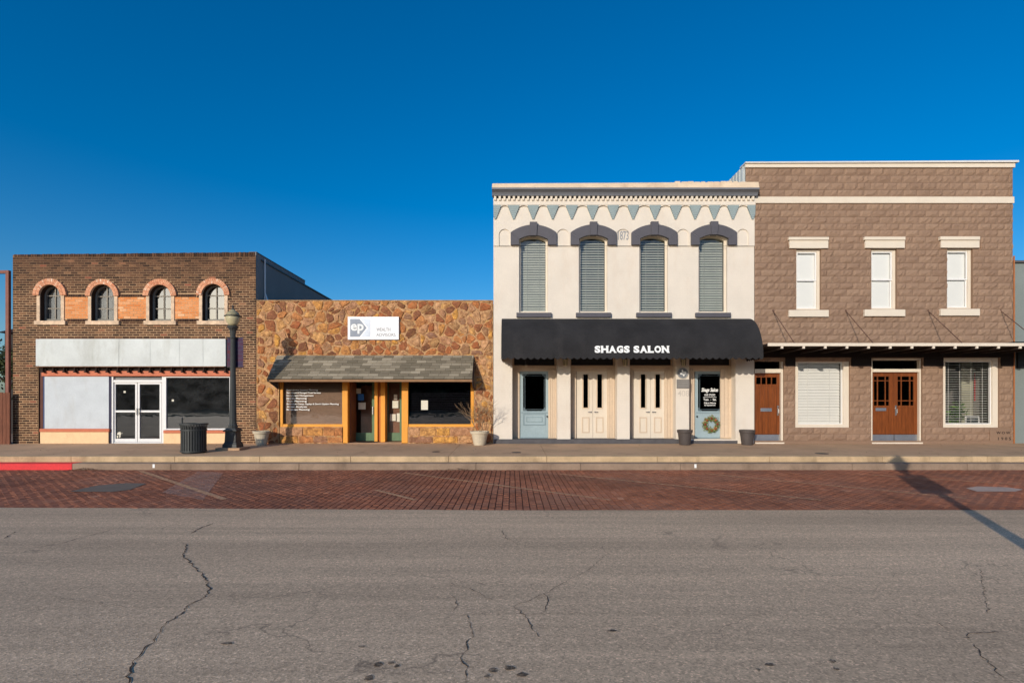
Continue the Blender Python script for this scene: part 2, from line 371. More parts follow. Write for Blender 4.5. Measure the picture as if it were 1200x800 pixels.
def text(s, x0, x1, z0, z1, y, m, parent, name='lettering', bold=0.0, th=0.004, fit=True, shear=0.0, surf=None, lab=None):
    cu = bpy.data.curves.new('t', 'FONT'); cu.body = s; cu.offset = bold; cu.extrude = 0.0; cu.shear = shear; cu.resolution_u = 3
    o = bpy.data.objects.new('t', cu); COL.objects.link(o)
    bpy.context.view_layer.update()
    me = bpy.data.meshes.new_from_object(o.evaluated_get(bpy.context.evaluated_depsgraph_get()))
    bpy.data.objects.remove(o); bpy.data.curves.remove(cu)
    vs = [v.co.copy() for v in me.vertices]; fs = [tuple(p.vertices) for p in me.polygons]
    bpy.data.meshes.remove(me)
    ax, bx_ = min(v.x for v in vs), max(v.x for v in vs); az, bz = min(v.y for v in vs), max(v.y for v in vs)
    mb = MB(); k = (z1 - z0) / (bz - az); kx = (x1 - x0) / (bx_ - ax)
    P = []
    for v in vs:
        xx = x0 + (v.x - ax) * kx; zz = z0 + (v.y - az) * k
        P.append((xx, surf(zz) if surf else y, zz))
    mb.idx(P, fs)
    if not surf: mb.idx([(a, b + th, c) for a, b, c in P], [tuple(reversed(f)) for f in fs])
    return mb.build(name, M[m] if isinstance(m, str) else m, parent, lab)

# ---------------- ground ----------------
def struct(mb, name, m, **k): return mb.build(name, M[m] if isinstance(m, str) else m, kind='structure', **k)
def asphalt():
    m, t, b, pos = base('worn_asphalt', 0.82, 0.3)
    c = S(213, 183, 149)
    c = mixc(t, 1.0, c, ramp(t, noise(t, pos, 0.35, 5, 0.6, (0.25, 1, 1)), [(0.3, g(0.82)), (0.7, g(1.12))]), 'MULTIPLY')
    c = mixc(t, 1.0, c, ramp(t, noise(t, pos, 1.2, 6, 0.7, (0.06, 1.6, 1)), [(0.38, g(0.84)), (0.62, g(1.10))]), 'MULTIPLY')
    v = nd(t, 'ShaderNodeTexVoronoi'); v.inputs['Scale'].default_value = 80; t.links.new(pos, v.inputs['Vector'])
    sep = nd(t, 'ShaderNodeSeparateColor'); t.links.new(v.outputs['Color'], sep.inputs[0])
    c = mixc(t, 1.0, c, ramp(t, sep.outputs[0], [(0.0, g(0.68)), (0.4, g(0.95)), (0.85, g(1.08)), (1.0, g(1.45))]), 'MULTIPLY')
    c = mixc(t, 1.0, c, ramp(t, noise(t, pos, 28, 6, 0.75), [(0.3, g(0.82)), (0.7, g(1.16))]), 'MULTIPLY')
    # fine hairline crazing
    v2 = nd(t, 'ShaderNodeTexVoronoi', feature='DISTANCE_TO_EDGE'); v2.inputs['Scale'].default_value = 0.55
    wn = nd(t, 'ShaderNodeTexNoise'); wn.inputs['Scale'].default_value = 2.5; wn.inputs['Detail'].default_value = 6; t.links.new(pos, wn.inputs['Vector'])
    va = nd(t, 'ShaderNodeVectorMath', operation='MULTIPLY_ADD'); t.links.new(wn.outputs['Color'], va.inputs[0])
    va.inputs[1].default_value = (0.9, 0.9, 0); t.links.new(pos, va.inputs[2]); t.links.new(va.outputs[0], v2.inputs['Vector'])
    hair = ramp(t, v2.outputs['Distance'], [(0.0, g(1)), (0.007, g(0))])
    gate = ramp(t, noise(t, pos, 0.45, 3, 0.5), [(0.5, g(0)), (0.62, g(0.55))])
    c = mixc(t, mixc(t, 1.0, hair, gate, 'MULTIPLY'), c, S(76, 68, 60))
    t.links.new(c, b.inputs['Base Color'])
    bump(t, mixc(t, 0.5, v.outputs['Distance'], noise(t, pos, 110, 3, 0.7)), 0.55, 0.004, b)
    return m
M['asphalt'] = asphalt()
M['lawn'] = mat('winter_lawn', S(104, 98, 66), 0.95, 0.25, 0.4, 0.25, 20)
mb = MB(); mb.box(-900, 900, -900, 1500, -0.6, -0.13); struct(mb, 'ground', 'lawn')
# brick / asphalt edge runs slightly oblique
EDGE = [(-40, -9.9), (-8.4, -9.9 + 0.0), (-7.0, -9.25), (0, -8.62), (8, -8.66), (40, -8.7)]
EDGE = [(-40, -9.1), (-9.0, -8.42), (-5.0, -8.52), (0, -8.66), (6, -8.64), (40, -8.56)]
def edge_y(x):
    for (a, ya), (b, yb) in zip(EDGE, EDGE[1:]):
        if a <= x <= b: return ya + (yb - ya) * (x - a) / (b - a)
    return EDGE[0][1]
mb = MB(); random.seed(3)
xs = [-200, -40] + [-18 + i * 0.25 for i in range(145)] + [40, 200]
ys = [-46, -30, -19, -15]
for a, b in zip(xs, xs[1:]):
    ja = random.Random(int(a * 100)).uniform(-0.008, 0.008); jb = random.Random(int(b * 100)).uniform(-0.008, 0.008)
    ea, eb = edge_y(max(-40, min(40, a))) + ja, edge_y(max(-40, min(40, b))) + jb
    mb.face([(a, -46, 0.012), (b, -46, 0.012), (b, -15, 0.012), (a, -15, 0.012)])
    mb.face([(a, -15, 0.012), (b, -15, 0.012), (b, eb, 0.012), (a, ea, 0.012)])
    mb.face([(a, ea, 0.012), (b, eb, 0.012), (b, eb + 0.003, -0.1), (a, ea + 0.003, -0.1)])
mb.box(-200, 200, -45.99, -8.0, -0.12, -0.105)
road = struct(mb, 'road', 'asphalt')
# cracks: real thin open seams laid as dark strips following the photographed lines
def G(px, py, z=0.0):
    d = FPX * (CZ - z) / (py - 471.0); return ((px - 600.0) * d / FPX, d - CD)
CR = [([(148,806),(150,795),(152,787),(160,774),(168,764),(178,755),(185,744),(197,731),(210,722),(222,711),(240,701),(246,692),(242,682),(236,673),(229,668),(222,659),(214,654),(217,645),(218,638)], 0.016),
      ([(224,626),(236,619),(250,614)], 0.022), ([(40,643),(70,638),(100,630),(135,621)], 0.014), ([(5,632),(18,624)], 0.018),
      ([(545,803),(548,785),(541,773),(548,765),(546,757),(556,745),(551,735),(547,722)], 0.010), ([(530,718),(536,712),(534,704),(526,697)], 0.010),
      ([(527,684),(552,692),(578,705)], 0.007), ([(601,712),(614,722),(622,735),(633,749)], 0.008), ([(638,696),(642,706),(639,718)], 0.007),
      ([(600,713),(640,696),(660,684),(690,669),(712,650),(705,641)], 0.005), ([(1030,716),(1070,722),(1100,733),(1120,741)], 0.006),
      ([(1130,750),(1138,744),(1170,742)], 0.010), ([(1140,757),(1153,773),(1164,785),(1180,798)], 0.010), ([(1150,668),(1153,690),(1158,720)], 0.006),
      ([(540,722),(700,720),(860,722),(1000,724)], 0.003), ([(60,700),(150,713),(240,712)], 0.003), ([(588,622),(594,632),(610,640)], 0.009)]
random.seed(5)
for i, (pts, wd) in enumerate(CR):
    wd *= .8; P = [G(*p) for p in pts]; Q = []
    for (a, b) in zip(P, P[1:]):
        n = max(2, int(math.dist(a, b) / 0.035))
        for k in range(n):
            f = k / n; Q.append((a[0] + (b[0]-a[0]) * f + random.uniform(-.014, .014), a[1] + (b[1]-a[1]) * f + random.uniform(-.014, .014)))
    Q.append(P[-1]); mb = MB(); n = len(Q); ww = []
    for k in range(n):
        t0 = Q[max(0, k-1)]; t1 = Q[min(n-1, k+1)]; dx, dy = t1[0]-t0[0], t1[1]-t0[1]; l_ = math.hypot(dx, dy) or 1
        w_ = wd * random.uniform(0.2, 1.15) * (0.25 if k in (0, n-1) else 1); w_ *= .52; ww.append((-dy/l_*w_, dx/l_*w_))
    for k in range(n - 1):
        a, b = Q[k], Q[k+1]; u, v = ww[k], ww[k+1]
        mb.face([(a[0]-u[0], a[1]-u[1], .016), (a[0]+u[0], a[1]+u[1], .016), (b[0]+v[0], b[1]+v[1], .016), (b[0]-v[0], b[1]-v[1], .016)][::-1])
    mb.build('crack', M['crack'], road)
def faded(name, col, cover, sc=9, seedv=0.0):
    m = bpy.data.materials.new(name); m.use_nodes = True; t = m.node_tree; b = t.nodes['Principled BSDF']; out = t.nodes['Material Output']
    b.inputs['Base Color'].default_value = col; b.inputs['Roughness'].default_value = 0.85
    geo = nd(t, 'ShaderNodeNewGeometry'); tr = nd(t, 'ShaderNodeBsdfTransparent'); mx = nd(t, 'ShaderNodeMixShader')
    t.links.new(ramp(t, noise(t, geo.outputs['Position'], sc, 6, 0.75), [(0.35, g(cover * .25)), (0.62, g(cover))]), mx.inputs[0])
    t.links.new(tr.outputs[0], mx.inputs[1]); t.links.new(b.outputs[0], mx.inputs[2]); t.links.new(mx.outputs[0], out.inputs[0]); return m
M['oilspot'] = faded('old_oil_drip', S(52, 44, 38), .8, 40)
for (px, py, rx, ry) in [(443,781,.04,.03),(458,779,.03,.02),(465,783,.025,.02),(432,797,.035,.03),(578,788,.04,.03),(597,785,.05,.03),(612,793,.04,.03),(571,795,.03,.02),(902,781,.05,.02),(975,777,.03,.02),(980,786,.025,.02),(888,787,.02,.015),(266,756,.05,.02),(717,741,.05,.018),(424,760,.03,.015)]:
    x, y = G(px, py); rx *= .75; ry *= .75; mb = MB(); n = 14
    mb.face([(x + rx * math.cos(2*math.pi*k/n) * random.uniform(.7, 1.2), y + ry * 1.4 * math.sin(2*math.pi*k/n) * random.uniform(.7, 1.2), .017) for k in range(n)])
    mb.build('oil_spot', M['oilspot'], road)

# brick parking strip: courses run towards the kerb
def paver_extra(t, pos, c):
    n = noise(t, pos, 0.5, 6, 0.7); c = mixc(t, ramp(t, n, [(0.46, g(0)), (0.68, g(0.6))]), c, S(146, 110, 92))
    n = noise(t, pos, 0.33, 5, 0.6, (1, 1.6, 1)); return mixc(t, ramp(t, n, [(0.40, g(0.3)), (0.55, g(0))]), c, S(70, 42, 36))
M['paver'] = tonemat('red_street_brick', [(0, S(128, 80, 58)), (0.45, S(164, 102, 74)), (0.8, S(182, 120, 90)), (1, S(202, 154, 124))], 0.8, 0.25, 30, 0.7, 60, 0.004, 0.22, 0.6, extra=paver_extra)
mb = MB(); mb.box(-200, 200, -9.6, -3.6, -0.1, -0.012)
strip = struct(mb, 'brick_parking_strip', mat('sand_joint', S(104, 74, 60), 0.95))
random.seed(11)
pv = []
px_ = -17.0; col = 0
while px_ < 17.0:
    y = -3.70 - (0.105 if col % 2 else 0.0)
    if col % 2: pv.append((px_, -3.70 + 0.0, 0.09))
    while y > edge_y(px_) - 0.1: pv.append((px_, y - 0.0, 0.20)); y -= 0.21
    px_ += 0.108; col += 1
pv = [p for p in pv if not (edge_y(p[0]) > p[1] - p[2] and False)]
def inview(p):
    d = p[1] + CD; return abs(p[0]) * FPX / d < 600
order = sorted((p for p in pv if p[2] > 0.1 and inview(p)), key=lambda p: (p[1], abs(p[0])))[:290]
single = set(order)
def paver_into(mb, x, y, ln, cx=0, cy=0, cz=0):
    h = [random.uniform(-.003, .003) for _ in range(4)]
    a, b, c, d = x + .004, x + .101, y - ln, y
    z0 = -0.03; T = [(a + .003, c + .003, h[0]), (b - .003, c + .003, h[1]), (b - .003, d - .003, h[2]), (a + .003, d - .003, h[3])]
    B = [(a, c, z0), (b, c, z0), (b, d, z0), (a, d, z0)]
    mb.tone = min(1, max(0, random.gauss(.45, .13))); mb.idx(B + T, [(4,5,6,7), (0,1,5,4), (1,2,6,5), (2,3,7,6), (3,0,4,7)])
mb = MB()
for p in pv:
    if p not in single: paver_into(mb, *p)
mb.build('brick_courses', M['paver'], strip, kind='stuff')
protos = []
for i in range(14):
    q = MB(); paver_into(q, 0, 0, 0.20); o = q.build('brick', M['paver'], strip); protos.append(o.data)
    if i: bpy.data.objects.remove(o)
    else: first = o
for i, p in enumerate(order):
    o = first if i == 0 else bpy.data.objects.new('brick', random.choice(protos))
    if i: COL.objects.link(o); o.parent = strip
    o.location = (p[0], p[1], 0)
# faded stall lines painted on the bricks
def faded(name, col, cover, sc=9, seedv=0.0):
    m = bpy.data.materials.new(name); m.use_nodes = True; t = m.node_tree; b = t.nodes['Principled BSDF']; out = t.nodes['Material Output']
    b.inputs['Base Color'].default_value = col; b.inputs['Roughness'].default_value = 0.85
    geo = nd(t, 'ShaderNodeNewGeometry'); tr = nd(t, 'ShaderNodeBsdfTransparent'); mx = nd(t, 'ShaderNodeMixShader')
    t.links.new(ramp(t, noise(t, geo.outputs['Position'], sc, 6, 0.75), [(0.35, g(cover * .25)), (0.62, g(cover))]), mx.inputs[0])
    t.links.new(tr.outputs[0], mx.inputs[1]); t.links.new(b.outputs[0], mx.inputs[2]); t.links.new(mx.outputs[0], out.inputs[0]); return m
M['line'] = faded('faded_yellow_paint', S(220, 172, 130), 0.95)
M['glare'] = faded('painted_sun_glare', S(196, 160, 142), 0.5, 3.0)  # pale colour standing in for sun thrown back by the door glass
for (a, b, w_) in [((165,552),(263,585),.055), ((440,574),(487,586),.042), ((474,554),(716,586),.042), ((657,555.5),(962,586),.042), ((822,554.5),(1132,584),.036), ((1022,556.5),(1260,572),.036)]:
    (xa, ya), (xb, yb) = G(*a), G(*b); dx, dy = xb-xa, yb-ya; l_ = math.hypot(dx, dy); u = (-dy/l_*w_, dx/l_*w_)
    mb = MB(); mb.face([(xa-u[0], ya-u[1], .007), (xb-u[0], yb-u[1], .007), (xb+u[0], yb+u[1], .007), (xa+u[0], ya+u[1], .007)]); mb.build('stall_line', M['line'], strip)
M['patch'] = mat('grey_concrete_patch', S(118, 106, 94), 0.9, 0.12, 3)
M['patch2'] = mat('pale_concrete_patch', S(190, 166, 150), 0.9, 0.12, 3)
def poly_patch(pts, m, z, name):
    mb = MB(); P = [G(*p) for p in pts]; mb.face([(x, y, z) for x, y in P]); mb.build(name, M[m], strip)
poly_patch([(82,576),(130,576.5),(152,574),(172,566.5),(146,566),(112,569)], 'patch', .0065, 'concrete_patch')
poly_patch([(1132,572),(1145,576),(1190,576),(1199,573.5),(1180,571),(1145,570)], 'patch2', .0065, 'concrete_patch')
poly_patch([(190,577),(238,586),(262,553.5),(232,552.5)], 'glare', .0055, 'painted_glare_patch')  # reflected sunlight painted as a pale patch on the bricks

# ---------------- kerb and sidewalk ----------------
FZ = 0.355
mb = MB(); mb.box(-200, 200, -3.64, 13, -0.1, 0.13); kerb = struct(mb, 'kerb', 'curb2')
random.seed(21)
def slab(x0, x1, y0, y1, zf, zb, zbot, name, m, parent, joint=.006, bev=.008):
    mb = MB(); x0 += joint; x1 -= joint
    vs = [(x0,y0,zbot),(x1,y0,zbot),(x1,y1,zbot),(x0,y1,zbot),(x0,y0,zf-bev),(x1,y0,zf-bev),(x0,y0+bev,zf),(x1,y0+bev,zf),(x1,y1,zb),(x0,y1,zb)]
    mb.idx(vs, [(0,1,5,4),(4,5,7,6),(6,7,8,9),(1,2,8,7,5),(3,0,4,6,9),(2,3,9,8)])
    return mb.build(name, M[m], parent)
xs = [-22.0, -18.9, -15.9, X(81,-3.4), X(203,-3.4), X(303,-3.4), X(410,-3.4), X(525,-3.4), X(641,-3.4), X(771,-3.4), X(903,-3.4), X(1036,-3.4), X(1160,-3.4), 14.7, 17.7, 21]
for a, b in zip(xs, xs[1:]): slab(a, b, -3.34, -3.12, 0.29, 0.294, 0.0, 'kerb_segment', 'curb', kerb)
xs2 = [-22.0, -17.5, X(88,-3.6), X(203,-3.6), X(352,-3.6), X(558,-3.6), X(680,-3.6), X(796,-3.6), X(996,-3.6), X(1130,-3.6), 15.5, 21]
for a, b in zip(xs2, xs2[1:]):
    s_ = slab(a, b, -3.69, -3.35, 0.15, 0.152, -0.05, 'gutter_step_segment', 'red_paint' if b < X(90, -3.6) else 'curb2', kerb)
    if b < X(90, -3.6): s_['label'] = 'red painted kerb segment'
for px in (180, 815):
    mb = MB(); mb.bx(px-1.3, px+1.3, 543.6, 548, -3.694, -3.690); mb.build('paint_mark', M['white'], kerb)
mb = MB(); mb.box(-200, 200, -3.1, -0.02, 0.0, 0.255); walk = struct(mb, 'sidewalk', 'concrete')
for a, b in zip(xs, xs[1:]): slab(a, b, -3.11, 0.4, 0.294, 0.36, 0.1, 'paving_slab', 'concrete', walk, .005, .004)
for (px, py, r) in [(511, 529.3, .11), (605, 530, .13), (963, 531, .16)]:
    d = FPX * (CZ - .305) / (py - 471); x, y = (px-600)*d/FPX, d-CD
    z = 0.294 + (y + 3.1) * 0.066 / 3.5
    mb = MB(); mb.cyl((x, y, z - .05), (x, y, z + .006), r, r, 20); mb.cyl((x, y, z + .006), (x, y, z + .010), r*.8, r*.78, 20)
    one(mb, 'meter_cover', M['black'], {511: 'small dark round cover in the sidewalk before the stone building', 605: 'small dark round cover in the sidewalk near the left pale blue door', 963: 'dark round cover in the sidewalk before the wide window with closed blinds'}[px], 'meter cover', (x, y, z), 'round covers set in the sidewalk')
# leaf litter against the kerb
random.seed(31); mb = MB()
for cx_, n_ in ((98, 260), (536, 150)):
    for k in range(n_):
        x = X(cx_, -3.8) + random.gauss(0, .22); y = -3.72 - abs(random.gauss(0, .06)); z = random.uniform(.004, .05) * math.exp(-((x - X(cx_, -3.8)) / .25) ** 2) + .006
        a = random.uniform(0, 6.28); s_ = random.uniform(.008, .022); mb.tone = random.random()
        mb.face([(x + s_*math.cos(a), y + s_*math.sin(a), z), (x - s_*math.sin(a)*.5, y + s_*math.cos(a)*.5, z + random.uniform(0, .012)), (x - s_*math.cos(a), y - s_*math.sin(a), z)])
mb.build('leaf_litter', tonemat('dead_leaves', [(0, S(70, 48, 34)), (1, S(140, 104, 72))]), kind='stuff')

# ---------------- far side of the square (only mirrored in the shop glass) ----------------
mb = MB(); mb.box(-200, 200, -46.3, -46, -0.1, 0.14); struct(mb, 'far_kerb', 'curb')
mb = MB(); mb.box(-200, 200, -49.3, -46.31, -0.1, 0.13); struct(mb, 'far_path', 'concrete')
random.seed(41); mb = MB()
for k in range(14000):
    x = random.uniform(-170, 170); hmax = 11.5 + 2.2 * math.sin(x * .11) + 1.3 * math.sin(x * .37 + 1)
    y = -104 + random.uniform(-5, 5); z = random.uniform(0.1, 1) ** 0.8 * hmax * (1 - .02 * abs(y + 104))
    s_ = random.uniform(.7, 1.5); a = Vector((random.gauss(0, 1), random.gauss(0, 1), random.gauss(0, 1))).normalized(); b = a.orthogonal().normalized()
    c = Vector((x, y, z)); mb.tone = random.random(); mb.face([c + a*s_, c + b*s_*.7, c - a*s_, c - b*s_*.7])
mbh = MB(); mbh.idx([(-220, -125, -1), (220, -125, -1), (220, -106, 7), (-220, -106, 7), (220, -112, 12), (-220, -112, 12)], [(0,1,4,5), (5,4,2,3)]); mbh.box(-220, 220, -108, -106, -1, 7); struct(mbh, 'added_far_backing', mat('dark_backing', S(58, 58, 44), .95, .2, .2))  # unseen dark backing added behind the trees to close bright gaps in reflections
mb.build('far_tree_belt', tonemat('dark_foliage', [(0, S(44, 52, 34)), (1, S(84, 88, 56))]), kind='stuff')

# ---------------- piece generators ----------------
def brickfield(mb, x0, x1, z0, z1, rowh, bl, excl, yf=-0.004, yb=0.012, j=0.015, mean=.45, sd=.24, seed=1):
    rnd = random.Random(seed); z = z0; r = 0
    while z < z1 - 0.01:
        zt = min(z + rowh, z1); zm = (z + zt) / 2
        blocked = sorted(excl(zm)); x = x0 - (bl / 2 if r % 2 else 0) - rnd.uniform(0, .02)
        while x < x1:
            segs = [(max(x, x0), min(x + bl, x1))]
            for a, b in blocked:
                ns = []
                for s0, s1 in segs:
                    if b <= s0 or a >= s1: ns.append((s0, s1)); continue
                    if a > s0: ns.append((s0, a))
                    if b < s1: ns.append((b, s1))
                segs = ns
            for s0, s1 in segs:
                if s1 - s0 > 0.03:
                    mb.tone = min(1, max(0, rnd.gauss(mean, sd))); o = rnd.uniform(-.003, .003)
                    jj = j / 2; a_, b_, c_, d_ = s0 + jj, s1 - jj, z + jj, zt - jj
                    vs = [(a_, yf + o, c_), (b_, yf + o, c_), (b_, yf + o, d_), (a_, yf + o, d_), (a_, yb, c_), (b_, yb, c_), (b_, yb, d_), (a_, yb, d_)]
                    mb.idx(vs, [(0,1,2,3), (1,5,6,2), (4,0,3,7), (3,2,6,7), (4,5,1,0)])
            x += bl
        z += rowh; r += 1
def archbricks(mb, xc, zs, r0, r1, n, y0, y1, mean=.45, a0=0.0, a1=math.pi, rows=1, ry=None):
    rr = random.Random(int(xc * 100))
    for q in range(rows):
        ra = r0 + (r1 - r0) * q / rows + .004; rb = r0 + (r1 - r0) * (q + 1) / rows - .004
        for i in range(n):
            t0 = a0 + (a1 - a0) * (i + .07) / n; t1 = a0 + (a1 - a0) * (i + .93) / n
            mb.tone = min(1, max(0, rr.gauss(mean, .25)))
            P = [(xc + ra*math.cos(t0), zs + ra*math.sin(t0)), (xc + rb*math.cos(t0), zs + rb*math.sin(t0)), (xc + rb*math.cos(t1), zs + rb*math.sin(t1)), (xc + ra*math.cos(t1), zs + ra*math.sin(t1))]
            mb.prism(P, y0 + rr.uniform(-.002, .002), y1)
def slats(window, xl, xr, zt, zb, pitch, y, m, wd=0.05, tilt=0.9, cords=2, skip=None, curve=None):
    """horizontal blind slats, one object each, sharing meshes of equal width"""
    cache = {}; z = zt
    root = root_loc(window)
    while z > zb:
        a, b = (xl, xr) if not curve else curve(z)
        key = (round(a, 2), round(b, 2))
        if key not in cache:
            q = MB(); h = wd / 2; c, s_ = math.cos(tilt), math.sin(tilt); a0, b0 = -(b-a)/2, (b-a)/2
            vs = []
            for xx in (a0, b0):
                for k in range(4):
                    u = -h + 2*h*k/3; bow = .004 * (1 - (2*k/3 - 1) ** 2)
                    vs.append((xx, u * c, u * s_ + bow))
            fs = [(k, k+1, 5+k, 4+k) for k in range(3)]
            q.idx(vs, fs)
            me = bpy.data.meshes.new('slat'); me.from_pydata(q.v, [], q.f); me.materials.append(M[m]); cache[key] = me
        o = bpy.data.objects.new('slat', cache[key]); COL.objects.link(o); o.parent = window
        o.location = (Vector(((a+b)/2, y, z + random.uniform(-.003, .003))) - root)
        if skip and skip(z): bpy.data.objects.remove(o)
        z -= pitch
    q = MB()
    for k in range(cords):
        xx = xl + (xr - xl) * (k + .5) / cords if cords > 1 else (xl + xr) / 2
        q.box(xx - .004, xx + .004, y - wd * .5 - .006, y - wd*.5 - .002, zb, zt)
    q.build('blind_cord', M[m], window)
# =============== LEFT: old brown brick shop ===============
XL0, XL1 = X(15), X(300)
bld = thing('brick_shop_building', 'old brown brick shop building with four small arched windows and white metal band', 'building', (X(157), 0, FZ))
ZT = Z(297.5)
# openings: arched windows, the shop front
AW = [(47.5, 72, 334), (107.5, 134.5, 333.5), (175.5, 201, 334), (237.5, 263.5, 333)]
holes = []
for a, b, t in AW:
    r = (X(b) - X(a)) / 2; holes.append((X(a), X(b), Z(376), Z(t), r))
SF = (X(45), X(270.5), FZ, Z(397), 0.0)
holes.append(SF)
mb = MB(); wall(mb, XL0, XL1 - 0.01, FZ - .05, ZT - .03, 0.0, holes, 0.32)
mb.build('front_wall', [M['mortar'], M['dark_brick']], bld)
def ex_left(z):
    o = []
    if FZ < z < SF[3]: o.append((SF[0], SF[1]))
    for (a, b, t) in AW:
        xc = (X(a) + X(b)) / 2; R1 = 19.8 / 38; zs = Z(346.5)
        if z >= zs:
            dz = z - zs
            if dz < R1: h = math.sqrt(R1 * R1 - dz * dz); o.append((xc - h, xc + h))
        elif z > Z(376.5): o.append((X(a) - .10, X(b) + .10))
        elif z > Z(381): o.append((X(a) - .16, X(b) + .18))
    if Z(373.5) < z < Z(348): 
        for a, b in ((76.5, 105), (137, 172.5), (205, 234.5)): o.append((X(a), X(b)))
    if Z(348) <= z < Z(344.8) or Z(377) < z <= Z(373.5):
        for a, b in ((79, 101.5), (141, 168), (208, 230.5)): o.append((X(a), X(b)))
    return o
mb = MB(); brickfield(mb, XL0, XL1, FZ, Z(301.2), 0.0735, 0.212, ex_left, seed=4)
mb.build('brick_courses', M['brick'], bld, kind='stuff')
# soldier coping along the slightly rising parapet
mb = MB(); x = XL0 + .05; rr = random.Random(8)
while x < XL1 - .05:
    f = (x - XL0) / (XL1 - XL0); zt = Z(298.3) + f * 0.075
    mb.tone = min(1, max(0, rr.gauss(.3, .2))); mb.box(x + .005, x + .066, -.012 + rr.uniform(-.004,.004), .3, Z(301.2) + .004, zt + rr.uniform(-.006, .006)); x += .072
for a, b, zz0, zz1 in [(79,101.5,348,344.8),(141,168,348,344.8),(208,230.5,348,344.8),(79,105,377,373.5),(141,172,377,373.5),(207,236,377,373.5)]:
    x = X(a)
    while x < X(b) - .05: mb.tone = min(1, max(0, rr.gauss(.25, .15))); mb.box(x + .005, x + .066, -.02, .02, Z(zz0) + .004, Z(zz1) - .004); x += .072
mb.build('soldier_course', M['brick'], bld, kind='stuff')
# orange infill panels
for a, b in ((76.5, 105), (137, 172.5), (205, 234.5)):
    mb = MB(); mb.box(X(a), X(b), .004, .03, Z(373.5), Z(348)); p = mb.build('infill_panel', mat('orange_mortar', S(232, 176, 134), .9, .15, 3), bld)
    mb = MB(); brickfield(mb, X(a), X(b), Z(373.5) + .002, Z(348), 0.0745, 0.212, lambda z: [], yf=-.004, yb=.01, seed=int(a))
    mb.build('brick_courses', M['orange_brick'], p, kind='stuff')
# arches, jambs, sills and windows
for i, (a, b, t) in enumerate(AW):
    xc = (X(a) + X(b)) / 2; r0 = (X(b) - X(a)) / 2; zs = Z(376) + (Z(t) - Z(376) - r0)
    mb = MB(); archbricks(mb, xc, zs, r0, 19.6 / 38, 26, -.075, .01, rows=2); p = mb.build('arch', M['arch_brick'], bld)
    mb = MB()
    n = 20
    for k in range(n):
        t0, t1 = math.pi * k / n, math.pi * (k + 1) / n; ra, rb = r0 + .003, 19.4 / 38
        mb.prism([(xc + ra*math.cos(t0), zs + ra*math.sin(t0)), (xc + rb*math.cos(t0), zs + rb*math.sin(t0)), (xc + rb*math.cos(t1), zs + rb*math.sin(t1)), (xc + ra*math.cos(t1), zs + ra*math.sin(t1))], -.066, .008)
    mb.build('arch_mortar', mat('arch_mortar', S(228, 192, 160), .9, .2, 5), p)
    mb = MB(); mb.box(X(a) - .10, X(a), -.03, .02, Z(376), zs); mb.box(X(b), X(b) + .10, -.03, .02, Z(376), zs); mb.build('window_jamb', M['tan'], bld, bevel=.004)
    mb = MB(); mb.box(X(a) - .15, X(b) + .17, -.07, .30, Z(380.8), Z(376) - .002); mb.build('window_sill', M['tan'], bld, bevel=.008)
    rec = .14; fr = MB(); oa = outline(X(a) + .002, X(b) - .002, Z(376) + .002, zs, r0 - .002, 16)
    xa_, xb_ = X(a) + .055, X(b) - .055; ib = outline(xa_, xb_, Z(376) + .08, zs, r0 - .055, 16)
    fr.ring(oa, ib, rec, rec + .07); w_ = fr.build('window', mat('grey_window_frame', S(142, 136, 124), .7, .1, 4), bld)
    gl = MB(); gl.face([(x, rec + .045, z) for x, z in ib]); gl.build('glass', M['glass_refl'] if i >= 2 else M['glass_dusty'], w_)
    mu = MB(); mu.box(xc - .018, xc + .018, rec + .02, rec + .06, Z(376) + .08, zs + r0 - .06)
    for zz in (zs + .02, Z(376) + .08 + (zs - Z(376) - .08) * .47): mu.box(xa_, xb_, rec + .022, rec + .058, zz - .016, zz + .016)
    mu.build('glazing_bar', mat('pale_glazing_bar', S(150, 142, 128), .7, .1, 4), w_)
# white metal band: sheets on a box that stands proud
mb = MB(); yb = -.12
zt, zb = Z(397, yb), Z(429, yb)
mb.box(X(45.5) , X(264.5, 0), yb + .012, .3, zb + .01, zt - .004); band = mb.build('metal_band', M['white_metal'], bld)
cuts = [46, 108, 139.5, 176, 210.5, 238, 264.5]
for a, b in zip(cuts, cuts[1:]):
    mb = MB(); s0, s1 = X(a, yb) + .003, X(b, yb) - .003; off = random.uniform(0, .006); N = 8
    for k in range(N):
        for q in range(3):
            xa, xb_ = s0 + (s1-s0)*k/N, s0 + (s1-s0)*(k+1)/N; za, zb2 = zb + (zt-zb)*q/3, zb + (zt-zb)*(q+1)/3
            f = lambda x, z: yb - off - .010 * math.sin(3.1*(x-s0)/(s1-s0)*1.0) * math.sin(3.1*(z-zb)/(zt-zb)) - .003*math.sin(x*9+z*7)
            mb.face([(xa, f(xa, za), za), (xb_, f(xb_, za), za), (xb_, f(xb_, zb2), zb2), (xa, f(xa, zb2), zb2)])
    mb.build('metal_sheet', M['white_metal'], band, smooth=True)
mb = MB(); mb.box(X(45), X(265), yb - .005, yb + .03, zb - .025, zb + .0); mb.box(X(44.5), X(265.5), -.02, .3, zt + .001, zt + .03); mb.build('rusty_trim', M['rust'], band)
mb = MB(); x = X(52)
while x < X(268): mb.box(x, x + .03, -.10, -.02, Z(436), zb - .03); mb.box(x - .02, x + .05, -.11, -.02, Z(436.5), Z(435)); x += .33
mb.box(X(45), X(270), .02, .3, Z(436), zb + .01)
mb.build('bracket_row', M['soot'], bld)
